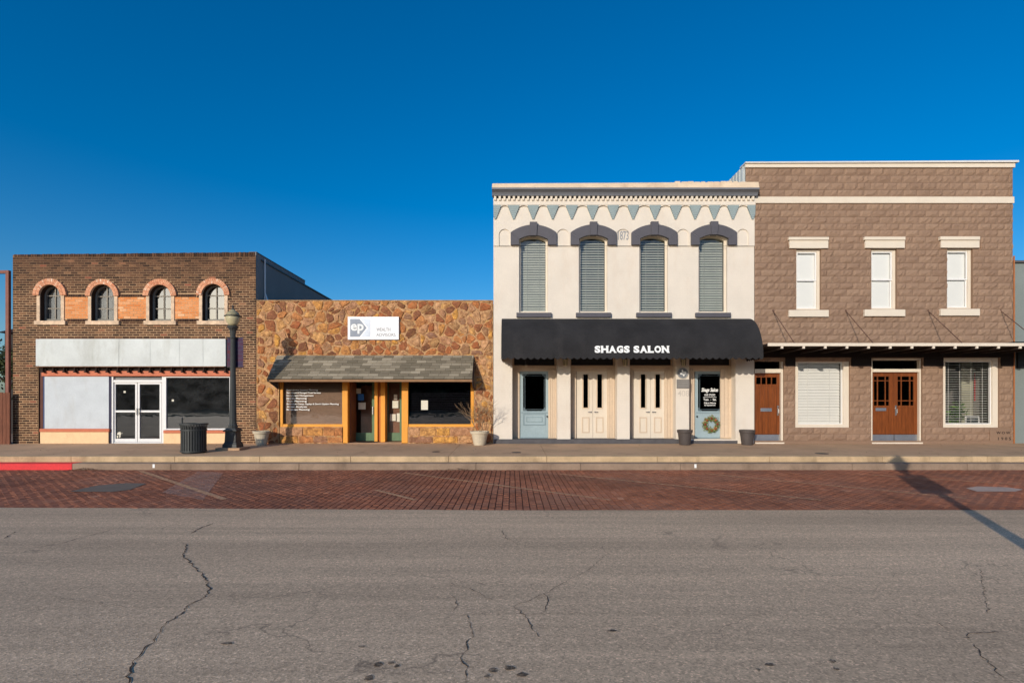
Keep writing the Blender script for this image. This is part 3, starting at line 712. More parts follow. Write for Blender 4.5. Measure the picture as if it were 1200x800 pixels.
# shop front
yF = .05
mb = MB(); mb.bx(48.5, 270, 434.5, 440.5, -.01, .3); mb.build('lintel_board', M['orange_paint'], bld, bevel=.005)
mb = MB(); mb.bx(44.9, 50.2, 430, 520, .04, .3); mb.build('brown_corner_post', M['brown_paint'], bld)
mb = MB(); mb.bx(50.4, 52, 440.6, 519, yF + .0, .3); mb.build('blue_edge_strip', M['blue_edge'], bld)
mb = MB(); mb.bx(52.2, 127.5, 440.9, 502, yF - .015, .25); mb.build('boarded_window_panel', M['board'], bld, 'blank grey white board filling the left shop window')
mb = MB(); mb.bx(46, 127.6, 502.2, 505.8, -.02, .25); mb.bx(191.2, 272, 504, 507.3, -.02, .25); mb.build('orange_sill', M['orange_paint'], bld, bevel=.006)
mb = MB(); mb.bx(47, 127, 505.9, 521.5, .01, .25); mb.bx(191.6, 268.5, 507.4, 521.5, .01, .25); mb.build('bulkhead', M['bulkhead'], bld)
mb = MB(); mb.bx(127.7, 130.4, 440.9, 520, yF, .25); mb.build('dark_door_jamb', mat('navy_jamb', S(52,50,74), .7), bld)
yd = .10
mb = MB(); mb.bx(130, 132.6, 440.9, 519.5, yd-.04, yd+.1); mb.bx(189.7, 193.4, 440.9, 519.5, yd-.04, yd+.1); mb.bx(132.6, 189.7, 445, 447.8, yd-.03, yd+.1); mb.bx(132.6, 189.7, 517.8, 519.5, yd-.02, yd+.1)
df = mb.build('entrance_frame', M['alu'], bld, bevel=.004)
mb = MB(); mb.bx(132.6, 189.7, 440.9, 445, yd+.02, yd+.05); mb.build('transom_panel', mat('grey_transom', S(128,128,128), .6), df)
for a, b in ((133.1, 160.6), (161.4, 189.2)):
    mb = MB(); mb.bx(a, a+2.2, 448.2, 517.5, yd, yd+.05); mb.bx(b-2.2, b, 448.2, 517.5, yd, yd+.05)
    mb.bx(a+2.2, b-2.2, 448.2, 450.2, yd, yd+.05); mb.bx(a+2.2, b-2.2, 480.6, 483, yd, yd+.05); mb.bx(a+2.2, b-2.2, 513.8, 517.5, yd, yd+.05)
    d = mb.build('door', M['alu'], bld, 'white framed glass shop door', bevel=.003)
    mb = MB(); mb.bx(a+2.2, b-2.2, 450.2, 480.6, yd+.03, yd+.036); mb.bx(a+2.2, b-2.2, 483, 513.8, yd+.03, yd+.036); mb.build('glass', M['glass_dark'], d)
    hx = b - 1.2 if a < 150 else a + 1.2
    mb = MB(); mb.bx(hx-.5, hx+.5, 478, 486, yd-.05, yd-.03); mb.build('handle', M['silver'], d)
M['glass_dark2'] = glassmat('dark_shop_window_glass', (0.3, 0.31, 0.32, 1), 1.0, 0.14, smudge=0.10, wav=0.2)
mb = MB(); mb.ring([(X(193.4,.05),Z(503.5,.05)),(X(270,.05),Z(503.5,.05)),(X(270,.05),Z(440.9,.05)),(X(193.4,.05),Z(440.9,.05))],[(X(194.6,.05),Z(502,.05)),(X(268.8,.05),Z(502,.05)),(X(268.8,.05),Z(442.2,.05)),(X(194.6,.05),Z(442.2,.05))], .05, .12)
wd_ = mb.build('shop_window', M['alu'], bld)
mb = MB(); mb.bx(194.6, 268.8, 442.2, 502, .09, .096); mb.build('glass', M['glass_dark2'], wd_)
# peeling sticker scraps on the door glass
random.seed(2); mb = MB()
for k in range(9):
    px, py = 138.5 + random.gauss(0, 1.6), 509 + random.gauss(0, 2.2); r = random.uniform(.4, 1.4)
    P = [(X(px + r*math.cos(t)*random.uniform(.5,1.2), yd), Z(py + 1.6*r*math.sin(t)*random.uniform(.5,1.2), yd)) for t in [i*6.283/7 for i in range(7)]][::-1]
    mb.face([(x, yd + .027 - .0004*k, z) for x, z in P])
_scr = mb
for px, py, l_ in ((146, 459, 'tiny white square sticker high on the left white framed glass door'), (202.5, 469, 'small grey square sticker on the large dark window beside the white doors')):
    mb = MB(); yq = .086 if px > 190 else yd + .024; mb.bx(px - 1.2, px + 1.2, py - 1.2, py + 1.2, yq, yq + .002); one(mb, 'square_sticker', M['paper'], l_, 'sticker', (X(px, yq), yq, Z(py, yq)), 'stickers on the brick shop glass')
mb = _scr
one(mb, 'sticker_scraps', M['paper'], 'torn pale sticker scraps on the glass of the white framed shop doors', 'sticker', (X(140), yd, Z(509)))
# body of the building: parapet steps down behind, grey side wall
shell(bld, XL0 + .01, XL1 - .012, Z(297.5) - .45, depth=15, yfront=.33, ztop=Z(297.5) - .13)
mb = MB(); mb.box(XL1 - .215, XL1 - .004, .012, 4.0, FZ, Z(295.5)); mb.box(XL0, XL0 + .2, .012, 4.0, FZ, Z(298.5)); mb.box(XL0 + .21, XL1 - .22, .31, .4, Z(395), Z(297.6)); 
mb.build('side_parapet', M['side_stucco'], bld)
mb = MB(); mb.box(XL1 - .02, XL1 + .03, .33, 15, Z(297.5) - .13, Z(297.5) - .09); mb.box(XL1 - .22, XL1 + .012, .012, 4.0, Z(295.4), Z(294.8)); mb.build('wall_flashing', mat('dark_flashing', S(70,72,78), .5), bld)
mb = MB(); mb.cyl((XL1 + .05, .5, Z(352)), (XL1 + .05, .5, Z(299)), .025); mb.cyl((XL1 + .05, .5, Z(340)), (XL1 + .18, .5, Z(354)), .03); mb.build('drain_pipe', M['alu'], bld)

# =============== rubble stone shop ===============
XS0, XS1 = X(300) + .012, X(578)
st = thing('stone_shop_building', 'low shop building of orange and brown rubble stone with a shingled awning', 'building', (X(440), 0, FZ))
OP = (X(327), X(555.5), FZ, Z(430), 0.0)
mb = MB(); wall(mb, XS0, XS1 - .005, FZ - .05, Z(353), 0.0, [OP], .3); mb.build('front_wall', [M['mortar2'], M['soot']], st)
stone_stops = [(0, S(104, 66, 48)), (0.12, S(140, 90, 66)), (0.26, S(168, 96, 58)), (0.38, S(186, 116, 68)), (0.5, S(196, 134, 82)), (0.6, S(218, 160, 78)), (0.72, S(206, 160, 116)), (0.84, S(196, 146, 108)), (0.92, S(142, 106, 88)), (1, S(184, 142, 92))]
def stone_extra(t, pos, c):
    c = mixc(t, 1.0, c, g(1.18), 'MULTIPLY')
    c = mixc(t, ramp(t, noise(t, pos, 7, 7, 0.75), [(0.38, g(0)), (0.6, g(0.75))]), c, S(118, 78, 50))
    return mixc(t, ramp(t, noise(t, pos, 9, 6, 0.7, (1, 1, 2.5)), [(0.52, g(0)), (0.7, g(0.55))]), c, S(220, 160, 98))
M['stone'] = tonemat('rubble_stone', stone_stops, 0.85, 0.22, 22, 1.0, 22, 0.02, 0.14, 3.0, extra=stone_extra)
def clip(poly, nx, nz, d):          # keep nx*x + nz*z <= d
    out = []
    for i in range(len(poly)):
        a, b = poly[i], poly[(i+1) % len(poly)]; da, db = nx*a[0]+nz*a[1]-d, nx*b[0]+nz*b[1]-d
        if da <= 0: out.append(a)
        if (da < 0 < db) or (db < 0 < da): f = da/(da-db); out.append((a[0]+(b[0]-a[0])*f, a[1]+(b[1]-a[1])*f))
    return out
def rubble(x0, x1, z0, z1, cw, ch, parent, seed, hole=None, shrink=(.80, .95), tones=(0, 1), jit=.62):
    rr = random.Random(seed); nx_, nz_ = max(1, round((x1-x0)/cw)), max(1, round((z1-z0)/ch)); P = []
    for i in range(-1, nx_+1):
        for j in range(-1, nz_+1):
            if rr.random() < .16: continue
            P.append((x0 + (i + .5 + (.5 if j % 2 else 0) + rr.uniform(-jit, jit)) * (x1-x0)/nx_, z0 + (j + .5 + rr.uniform(-jit, jit)) * (z1-z0)/nz_))
    for p in P:
        poly = [(x0, z0), (x1, z0), (x1, z1), (x0, z1)]
        for q in P:
            if q is p or abs(q[0]-p[0]) > 3*cw or abs(q[1]-p[1]) > 3*ch: continue
            dx, dz = q[0]-p[0], q[1]-p[1]; poly = clip(poly, dx, dz, dx*(p[0]+q[0])/2 + dz*(p[1]+q[1])/2)
            if len(poly) < 3: break
        if len(poly) < 3: continue
        if hole:
            cx, cz = sum(a for a, _ in poly)/len(poly), sum(b for _, b in poly)/len(poly)
            hx0, hx1, hz = hole
            if hx0 < cx < hx1 and cz < hz: continue
            if cz < hz and cx <= hx0: poly = clip(poly, 1, 0, hx0)
            elif cz < hz: poly = clip(poly, -1, 0, -hx1)
            elif any(hx0 < a < hx1 for a, _ in poly): poly = clip(poly, 0, -1, -hz)
            if len(poly) < 3: continue
        cx, cz = sum(a for a, _ in poly)/len(poly), sum(b for _, b in poly)/len(poly)
        area = abs(sum(poly[i][0]*poly[(i+1)%len(poly)][1]-poly[(i+1)%len(poly)][0]*poly[i][1] for i in range(len(poly))))/2
        if area < .008: continue
        k = rr.uniform(*shrink); q = []
        n = len(poly)                       # cut the corners, roughen
        for i in range(n):
            a, b = poly[i], poly[(i+1) % n]
            if math.dist(a, b) < .02: continue
            for f in (.18, .5, .82): 
                x, z = a[0]+(b[0]-a[0])*f, a[1]+(b[1]-a[1])*f
                kk = k * rr.uniform(.86, 1.04) - .010/math.sqrt(area); q.append((cx+(x-cx)*kk, cz+(z-cz)*kk))
        if len(q) < 5: continue
        yo = -rr.uniform(.004, .028); mb = MB(); n = len(q); mb.tone = tones[0] + (tones[1]-tones[0]) * rr.random()
        vs = [(x, .01, z) for x, z in q] + [(cx+(x-cx)*.97, yo+.006, cz+(z-cz)*.97) for x, z in q] + [(cx+(x-cx)*.82, yo-.004+rr.uniform(-.008,.006), cz+(z-cz)*.82) for x, z in q] + [(cx, yo - .01, cz)]
        fs = []
        for i in range(n):
            j = (i+1) % n; fs += [(i, j, n+j, n+i), (n+i, n+j, 2*n+j, 2*n+i), (2*n+i, 2*n+j, 3*n)]
        mb.idx(vs, fs); o = mb.build('stone', M['stone'], parent, smooth=False, origin=(cx, 0, cz))
rubble(XS0 + .01, XS1 - .02, Z(416) , Z(352.6), .265, .20, st, 51, shrink=(.82, 1.03))
rubble(XS0 + .01, X(326.5), FZ + .01, Z(416) - .01, .30, .25, st, 52, shrink=(.66, .92))
rubble(X(556), XS1 - .02, FZ + .01, Z(416) - .01, .30, .24, st, 53, shrink=(.64, .92))
mb = MB(); mb.box(XS0, XS1 - .006, -.012, .25, Z(352.8), Z(351.6)); mb.build('parapet_cap', mat('rough_cap', S(176,140,100), .95, .3, 5, .3, 30), st)
# shop front under the awning
ys = .10
mb = MB(); mb.box(X(327.2), X(401.8), .02, .28, FZ, Z(500)); mb.box(X(477.5), X(555), .02, .28, FZ, Z(500)); low = mb.build('low_wall', M['mortar2'], st)
class _S: pass
def lowrubble(x0, x1, seed):
    rr = random.Random(seed); zt = Z(500.6); zm = FZ + (zt - FZ) * .46
    for za, zb in ((FZ + .01, zm), (zm, zt)):
        x = x0
        while x < x1 - .05:
            e = min(x1, x + rr.uniform(.35, .8)); e = x1 if x1 - e < .2 else e
            ztx = zb + rr.uniform(-.02, .02) if zb < zt - .01 else zb - .004; mb = MB(); mb.tone = rr.uniform(.42, .86) if rr.random() < .85 else .9; j = .012
            nx = 5; top = [(x + j + (e-x-2*j)*k/nx, ztx - j + rr.uniform(-.008, .006)) for k in range(nx, -1, -1)]; bot = [(x + j + (e-x-2*j)*k/nx, za + j + rr.uniform(-.006, .008)) for k in range(nx+1)]
            q = bot + top; n = len(q); cx, cz = (x+e)/2, (za+ztx)/2; yo = .018 - rr.uniform(.008, .026)
            vs = [(a, .025, b) for a, b in q] + [(cx+(a-cx)*.985, yo, cz+(b-cz)*.96) for a, b in q] + [(cx+(a-cx)*.7, yo - .004 + rr.uniform(-.006, .006), cz+(b-cz)*.6) for a, b in q] + [(cx, yo-.006, cz)]
            mb.idx(vs, [f for i in range(n) for f in ((i, (i+1)%n, n+(i+1)%n, n+i), (n+i, n+(i+1)%n, 2*n+(i+1)%n, 2*n+i), (2*n+i, 2*n+(i+1)%n, 3*n))])
            mb.build('stone', M['stone'], st, origin=(cx, 0, cz)); x = e
lowrubble(X(327.4), X(401.6), 61); lowrubble(X(478), X(554.8), 62)
mb = MB()
mb.bx(327.3, 331.3, 446, 500, ys-.06, ys+.1); mb.bx(331.3, 401, 496.8, 500, ys-.05, ys+.1); mb.bx(331.3, 401, 444, 447, ys-.05, ys+.1)
mb.bx(401, 407.3, 444, 519, ys-.08, ys+.12); f1 = mb.build('amber_window_frame', M['amber'], st, bevel=.004)
mb = MB(); mb.bx(331.3, 401, 447, 496.8, ys-.0, ys+.006); mb.build('glass', glassmat('front_glass_left', (.93,.92,.9,1), 1, .02, wav=.5), f1)
mb = MB(); mb.bx(331.3, 401, 446, 497.5, ys+.05, ys+.06); mb.build('brown_window_screen', M['screen_brown'], st, 'brown sun screen behind the lettered shop window')
lines = ["Retirement Income Planning", "Retirement & Managed Trust Services", "Investment Management", "Estate Planning", "Tax Planning", "Executive Comp, Equity & Stock Option Planning", "Asset Analysis", "Business Planning"]
ends = [372.5, 376, 367.5, 359.5, 359.5, 397, 360, 363]
for i, (s_, e) in enumerate(zip(lines, ends)):
    yy = 455.9 + i * 3.27; text(s_, X(336, ys), X(e, ys), Z(yy + 2.3, ys), Z(yy, ys), ys - .006, 'white', f1, 'window_lettering', bold=.03, th=.002)
mb = MB(); mb.bx(470.7, 478.2, 444, 519, ys-.08, ys+.12); mb.bx(478.2, 551.7, 496.8, 500, ys-.05, ys+.1); mb.bx(551.7, 555.3, 444, 500, ys-.05, ys+.1); mb.bx(478.2, 551.7, 444, 447, ys-.05, ys+.1)
f2 = mb.build('amber_window_frame', M['amber'], st, bevel=.004)
mb = MB(); mb.bx(478.2, 551.7, 447, 496.8, ys, ys+.006); mb.build('glass', glassmat('front_glass_right', (.5,.5,.52,1), 1, .06, wav=.4), f2)
slats(f2, X(478.6, .16), X(551.3, .16), Z(447, .16), Z(497, .16), .075, .17, 'slat_dark' if 'slat_dark' in M else 'charcoal', .062, 1.15, 3)
# recessed entrance
yr = .75
mb = MB(); mb.box(X(407.3), X(407.3)+.04, ys+.12, yr+.1, FZ, Z(443)); mb.box(X(470.7)-.04, X(470.7), ys+.12, yr+.1, FZ, Z(443)); mb.build('entrance_side_panel', M['door_brown'], st)
mb = MB(); mb.box(X(407), X(471), -.02, 3, FZ-.05, FZ+.012); mb.build('threshold', M['concrete'], st)
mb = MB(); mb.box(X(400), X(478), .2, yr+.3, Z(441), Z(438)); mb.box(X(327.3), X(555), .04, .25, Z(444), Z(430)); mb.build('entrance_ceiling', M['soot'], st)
def q(a, y): return X(a, y)
mb = MB(); mb.box(q(438.7,.45), q(442.4,.45), .45, yr+.1, FZ+.012, Z(441)); mb.box(q(446,.45), q(451.2,.45), .45, yr+.1, FZ+.012, Z(441)); mb.build('amber_door_post', M['amber'], st, bevel=.004)
mb = MB(); mb.box(q(442.6,.5), q(445.8,.5), .52, yr, FZ+.012, Z(441)); mb.build('recessed_post_panel', mat('burnt_orange_panel', S(190,110,36), .6), st)
def green_door(a, b, lab, panel):
    y = yr; mb = MB(); zb, zt = FZ + .03, Z(444, y); xa, xb = q(a, y), q(b, y)
    mb.box(xa, xa+.10, y, y+.05, zb, zt); mb.box(xb-.10, xb, y, y+.05, zb, zt); mb.box(xa+.10, xb-.10, y, y+.05, zb, zb+.26); mb.box(xa+.10, xb-.10, y, y+.05, zt-.12, zt)
    d = mb.build('door', M['green'], st, lab, bevel=.004)
    mb = MB(); mb.box(xa+.10, xb-.10, y+.02, y+.026, zb+.26, zt-.12); mb.build('glass', M['glass'], d)
    mb = MB(); mb.box(xa+.10, xb-.10, y+.06, y+.08, zb+.26, zt-.12) if panel else mb.box(xa+.22, xb-.14, y+.3, y+.34, zb, zt-.2); mb.build('inner_panel', M['door_brown'], d)
    mb = MB(); mb.box(xb-.075 if panel == 0 else xa+.05, xb-.045 if panel == 0 else xa+.08, y-.06, y-.02, zb+.85, zb+1.1); mb.build('handle', M['silver'], d)
    return xa, xb
green_door(412, 439.5, 'faded green door with dark glass', 0); green_door(451.5, 472, 'faded green door backed by a brown panel', 1)
def notice(pl, pr, pt, pb, y, m, lab, nm='paper_notice', grp='paper notices taped inside the shop glass'):
    mb = MB(); mb.bx(pl, pr, pt, pb, y, y+.002); o = one(mb, nm, M[m], lab, 'notice', (X((pl+pr)/2, y), y, Z(pb, y)), grp); return o
yn = yr + .014
notice(417.5, 423, 455, 461, yn, 'paper', 'small pale notice at the top of the left green door of the stone shop')
notice(419.5, 426.5, 461.5, 469, yn, 'bluepaper', 'round blue sticker on the glass of the left green door', 'blue_sticker')
notice(420, 428.5, 471.5, 479.5, yn, 'paper', 'pale square notice below the blue sticker on the left green door')
notice(461.5, 465.5, 462, 468, yn, 'paper', 'smallest top notice on the right green door')
notice(459.8, 466.8, 469.5, 478, yn, 'paper', 'cream square notice in the middle of the right green door')
notice(457.2, 463.8, 485, 493, yn, 'paper', 'low left notice on the right green door beside another sheet')
notice(465, 469.5, 484, 494, yn, 'paper', 'low right notice on the right green door near the amber post')
notice(493.5, 501.5, 469, 480, ys - .003, 'paper', 'white paper notice on the dark window right of the stone shop entrance')
mb = MB(); d_ = G(443, 515, .33)
mb.lathe(X(432, .55), .52, [(FZ+.013, .36), (FZ+.03, .36)], 28); one(mb, 'door_mat', M['soot'], 'dark rounded door mat at the left green door of the stone shop', 'door mat', (X(432, .55), .52, FZ+.013))
# shingled awning
A0, A1 = X(325), X(555.3); AY = -.72; AZ0, AZ1 = Z(415.5), Z(443.2, AY)
mb = MB(); mb.prism([(A0, 0), (A0, 0)], 0, 0) if False else None
mb.idx([(A0, -.005, AZ0 - .03), (A1, -.005, AZ0 - .03), (A1, AY + .02, AZ1 - .03), (A0, AY + .02, AZ1 - .03), (A0, -.005, AZ0 - .10), (A1, -.005, AZ0 - .10), (A1, AY + .05, AZ1 - .07), (A0, AY + .05, AZ1 - .07)], [(0,3,2,1), (4,5,6,7), (3,7,6,2), (1,2,6,5), (0,4,7,3)])
aw = mb.build('awning', M['soot'], st, 'grey brown shingled awning over the stone shop front')
stops = [(0, S(112, 103, 86)), (.4, S(132, 122, 103)), (.7, S(152, 141, 121)), (1, S(172, 160, 138))]
M['shingle'] = tonemat('weathered_shingle', stops, .9, .15, 40, .6, 80, .004, .12, 1.2)
NR, NC = 9, 20; rr = random.Random(9); me_c = {}
sl = Vector((0, AY, AZ1 - AZ0)); ln = sl.length; dr = sl.normalized(); nrm = Vector((0, -dr.z * -1, 0)); nrm = Vector((0, dr.z, -dr.y)); 
if nrm.z < 0: nrm = -nrm
for r in range(NR):
    x = A0 - (.17 * ((r * 2) % 3) / 1.0)
    while x < A1:
        wdt = .30; a, b = max(x, A0), min(x + wdt, A1); x += wdt
        if b - a < .04: continue
        s0 = ln * r / NR - .02; s1 = ln * (r + 1) / NR
        h0, h1 = .006, .026
        mb = MB(); mb.tone = min(1, max(0, (rr.choice([.2, .3, .75, .85, .5]) + rr.gauss(0, .07))))
        p = lambda xx, s_, h: tuple(Vector((xx, -.004, AZ0 - .03)) + dr * max(0, s_) + nrm * h)
        mb.idx([p(a+.004, s0, h0), p(b-.004, s0, h0), p(b-.004, s1, h1), p(a+.004, s1, h1), p(a+.004, s1, h1-.014), p(b-.004, s1, h1-.014), p(a+.004, s0, 0), p(b-.004, s0, 0)], [(0,3,2,1), (3,4,5,2), (0,6,4,3), (1,2,5,7)])
        mb.build('shingle', M['shingle'], aw, origin=((a+b)/2, -.3, AZ1))
mb = MB(); mb.box(A0, A1, AY - .005, AY + .02, AZ1 - .10, AZ1 - .035); mb.build('awning_fascia', mat('tan_brown_fascia', S(150,112,78), .7, .12, 4), aw)
mb = MB()
for xx in (A0 + .005, A1 - .02): mb.idx([(xx, -.005, AZ0 - .11), (xx, AY + .05, AZ1 - .08), (xx, -.005, AZ1 - .30), (xx + .015, -.005, AZ0 - .11), (xx + .015, AY + .05, AZ1 - .08), (xx + .015, -.005, AZ1 - .30)], [(0,2,1), (3,4,5), (0,1,4,3), (1,2,5,4)])
mb.build('awning_end_panel', M['charcoal'], aw)
shell(st, XS0 + .005, XS1 - .01, Z(358), depth=14, yfront=.31, ztop=Z(353.5))
mb = MB(); mb.box(XS0 + .21, XS1 - .215, .301, .32, Z(429), Z(353.4)); mb.build('parapet_back', M['side_stucco'], st)
# ep sign board
sy = -.09
sg = thing('shop_sign', 'white rectangular shop sign with grey ep arrow logo on the rubble stone wall', 'sign', (X(437.5, sy), sy, Z(398.5, sy)))
mb = MB(); mb.bx(407.5, 467.3, 371, 397.8, sy, .0); mb.build('sign_board', mat('sign_white', S(250,250,250), .45, .01, 2, .0), sg, bevel=.004)
def P2(l, y): return [(X(a, y), Z(b, y)) for a, b in l]
mb = MB(); mb.prism(P2([(410.3,394.5),(421.3,394.5),(429.5,384),(421.3,373.7),(410.3,373.7)], sy-.003)[::1], sy-.005, sy-.001); mb.build('logo_arrow', mat('logo_grey', S(146,154,166), .5), sg)
mb = MB(); mb.prism(P2([(422.8,394.5),(434,394.5),(434,373.7),(422.8,373.7),(431.4,384)], sy-.003), sy-.004, sy-.001); mb.build('logo_chevron', mat('logo_pale', S(222,230,240), .5), sg)
text('ep', X(411.2, sy), X(426.3, sy), Z(391, sy), Z(379.4, sy), sy - .009, 'white', sg, 'logo_letters', bold=.03)
text('WEALTH', X(441, sy), X(457.5, sy), Z(388, sy), Z(384, sy), sy - .006, 'greyletter', sg, 'sign_lettering', th=.004)
text('ADVISORS', X(441, sy), X(463.5, sy), Z(394, sy), Z(390.3, sy), sy - .006, 'greyletter', sg, 'sign_lettering', th=.004)
# =============== cream two-storey salon ===============
XC0, XC1 = X(578) + .008, X(883.8)
cr = thing('cream_salon_building', 'two storey cream painted brick building with charcoal window hoods and black awning', 'building', (X(730), 0, FZ))
HW = [(608.3, 641.8, 277), (678.3, 711.7, 276.5), (749.3, 782.6, 276.3), (818.6, 852.2, 276)]
OPN = [(600.3, 653), (668.5, 723), (738, 792), (807.5, 862)]
holes = []
for a, b, t in HW: holes.append((X(a), X(b), Z(366), Z(t), 4.6/38))
for a, b in OPN: holes.append((X(a), X(b), Z(514.5), Z(417), 0))
mb = MB(); wall(mb, XC0, XC1, FZ, Z(226), 0.0, holes, .36)
cw = mb.build('front_wall', M['cream'], cr)
# spandrel layer proud of the piers, with blind arches between the hoods
mb = MB(); bh = []
for c_, hw in ((591.3, 6.6), (659.5, 7), (729.8, 8), (800, 7), (870, 6.8)): bh.append((X(c_-hw), X(c_+hw), Z(288.5), Z(268.8), hw/38))
wall(mb, XC0 + .002, XC1 - .002, Z(288.5), Z(241), -.035, bh + [(X(a) - .0, X(b) + .0, Z(288.5), Z(t), 4.6/38) for a, b, t in HW], .034)
mb.face([(XC0+.002, -.035, Z(288.5)), (XC0+.002, 0, Z(288.5)), (XC1-.002, 0, Z(288.5)), (XC1-.002, -.035, Z(288.5))])
mb.build('spandrel', M['cream'], cr)
# corbel table: band above, stepped blue-grey corbels
mb = MB(); mb.box(XC0, XC1, -.10, .0, Z(241.5), Z(234)); mb.build('corbel_band', M['cream'], cr)
cs = [580.5, 602, 624.7, 647.5, 669.8, 694, 718, 741.5, 767, 791, 813.8, 836.2, 858, 881]
for c_ in cs:
    mb = MB(); N = 7
    for k in range(N):
        hw = 6.3 * (1 - k / N) + .3; za, zb = Z(241.6 + 16.0*k/N), Z(241.6 + 16.0*(k+1)/N)
        a, b = max(X(c_-hw), XC0 + .001), min(X(c_+hw), XC1 - .001)
        mb.box(a, b, -.095 + .004*k, -.03, zb + .0005*k, za - .001)
    mb.build('corbel', M['corbel'], cr)
# little arches joining the corbels under the band
mb = MB()
for a, b in zip(cs, cs[1:]):
    x0, x1 = X(a + 6.2), X(b - 6.2); rise = 2.6/38; z = Z(244.5)
    if x1 - x0 < .1: continue
    x0 -= .06; x1 += .06
    p = arcpts(x0, x1, z - .03, rise + .03, 10)
    for (xa, za), (xb, zb) in zip(p, p[1:]):
        mb.face([(xb, -.088, zb), (xa, -.088, za), (xa, -.088, Z(241.4)), (xb, -.088, Z(241.4))]); mb.face([(xb, -.088, zb), (xb, -.03, zb), (xa, -.03, za), (xa, -.088, za)])
mb.build('corbel_arches', M['cream'], cr, kind='stuff')
mb = MB(); x = XC0 + .02
while x < XC1 - .05: mb.box(x, x + .066, -.15, -.02, Z(236.4), Z(231.9)); x += .1435
mb.build('dentil_row', M['cream2'], cr, kind='stuff')
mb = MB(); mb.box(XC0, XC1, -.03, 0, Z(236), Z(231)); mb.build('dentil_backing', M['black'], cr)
mb = MB()
prof = [(-.17, 231.8), (-.18, 230.6), (-.21, 228.6), (-.27, 227.0), (-.31, 226.4), (-.31, 225.0), (-.30, 224.3)]
n = len(prof); x0_, x1_ = X(577), X(885)
V = [(x0_, y, Z(p)) for y, p in prof] + [(x0_, .0, Z(224.3)), (x0_, 0, Z(231.8))]; V2 = [(x1_, a[1], a[2]) for a in V]; k = len(V)
mb.idx(V + V2, [tuple(range(k-1, -1, -1)), tuple(range(k, 2*k))] + [(i, (i+1) % k, k + (i+1) % k, k + i) for i in range(k)])
mb.build('cornice_moulding', M['corbel'] if False else mat('dark_grey_cornice', S(116,118,124), .6, .06, 3), cr)
mb = MB(); mb.idx([(X(577), -.28, Z(224.2)), (X(885.5), -.28, Z(224.2)), (X(885.5), -.22, Z(216.5)), (X(577), -.22, Z(218.2)), (X(577), .25, Z(224.2)), (X(885.5), .25, Z(224.2)), (X(885.5), .25, Z(213.8)), (X(577), .25, Z(216.8))],
    [(0,1,2,3), (3,2,6,7), (1,5,6,2), (4,0,3,7), (5,4,7,6), (4,5,1,0)])
mb.build('coping', M['cream_dirty'], cr, bevel=.02)
mb = MB(); random.seed(17); x = X(790)
while x < X(868): mb.box(x, x + random.uniform(.12, .19), -.1, .2, Z(215.5), Z(214.3) + random.uniform(-.012, .012)); x += .2
mb.build('loose_coping_bricks', M['cream_dirty'], cr)
# window hoods, windows, blinds, sills
for i, (a, b, t) in enumerate(HW):
    c_ = (a + b) / 2; hw = 26.6; xc = X(c_)
    zsill, zs = Z(366), Z(t) - 4.6/38
    # hood: two side pieces and a keystone
    zo = Z(264.6 - i*.2); inner = arcpts(X(a), X(b), zs, 4.6/38, 16); outer = arcpts(X(c_-hw), X(c_+hw), Z(273.5), zo - Z(273.5), 16)
    hd = MB()
    for k in range(16):
        (xa, za), (xb, zb), (oa, oz), (ob, oz2) = inner[k], inner[k+1], outer[k], outer[k+1]
        hd.idx([(xa, -.12, za), (oa, -.12, oz), (ob, -.12, oz2), (xb, -.12, zb), (xa, -.0, za), (oa, 0, oz), (ob, 0, oz2), (xb, 0, zb)], [(0,1,2,3), (1,5,6,2), (0,3,7,4)])
    zb_ = Z(288)
    for (p, q_, s_) in ((inner[0], outer[0], 1), (inner[-1], outer[-1], -1)):
        xi, xo = p[0], q_[0]; pts = [(xi, zb_), (xo, zb_), (xo, q_[1]), (xi, p[1])]
        if s_ < 0: pts = pts[::-1]
        hd.prism(pts, -.12, 0)
    hd.build('window_hood', M['charcoal'], cr, bevel=.006)
    ks = MB(); ks.prism([(X(c_-3.6), Z(t+.6)), (X(c_+3.6), Z(t+.6)), (X(c_+4.4), zo + .075), (X(c_-4.4), zo + .075)], -.16, 0.); ks.build('keystone', M['charcoal'], cr, bevel=.005)
    rec = .10; fw = 2.2/38
    o_ = outline(X(a)+.002, X(b)-.002, zsill+.002, zs, 4.5/38); n_ = outline(X(a)+fw, X(b)-fw, zsill+fw*.8, zs - .01, 4.6/38 - .02)
    mb = MB(); mb.ring(o_, n_, rec, rec + .08); w_ = mb.build('window', M['cream2'], cr)
    mb = MB(); mb.face([(x, rec + .05, z) for x, z in n_]); mb.build('glass', M['glass_blind'], w_)
    random.seed(100 + i)
    r_ = (((X(b)-X(a))/2)**2 + (4.6/38)**2) / (2*4.6/38); zc = zs - .01 + 4.6/38 - .02 - r_
    slats(w_, X(a)+fw, X(b)-fw, Z(t) - .10, zsill + .08, .0765, rec + .14, 'slat_grey', .074, [1.08, .84, .82, 1.05][i], 2)
    mb = MB(); mb.bx(605.2 + (c_-625.05), 646.4 + (c_-625.05), 366.2, 371.4, -.09, .27); mb.build('window_sill', M['charcoal'], cr, bevel=.006)
text('1873', X(724.2), X(736.6), Z(281.3), Z(270.8), -.008, 'greyletter', cr, 'date_numerals', bold=.01, th=.004)
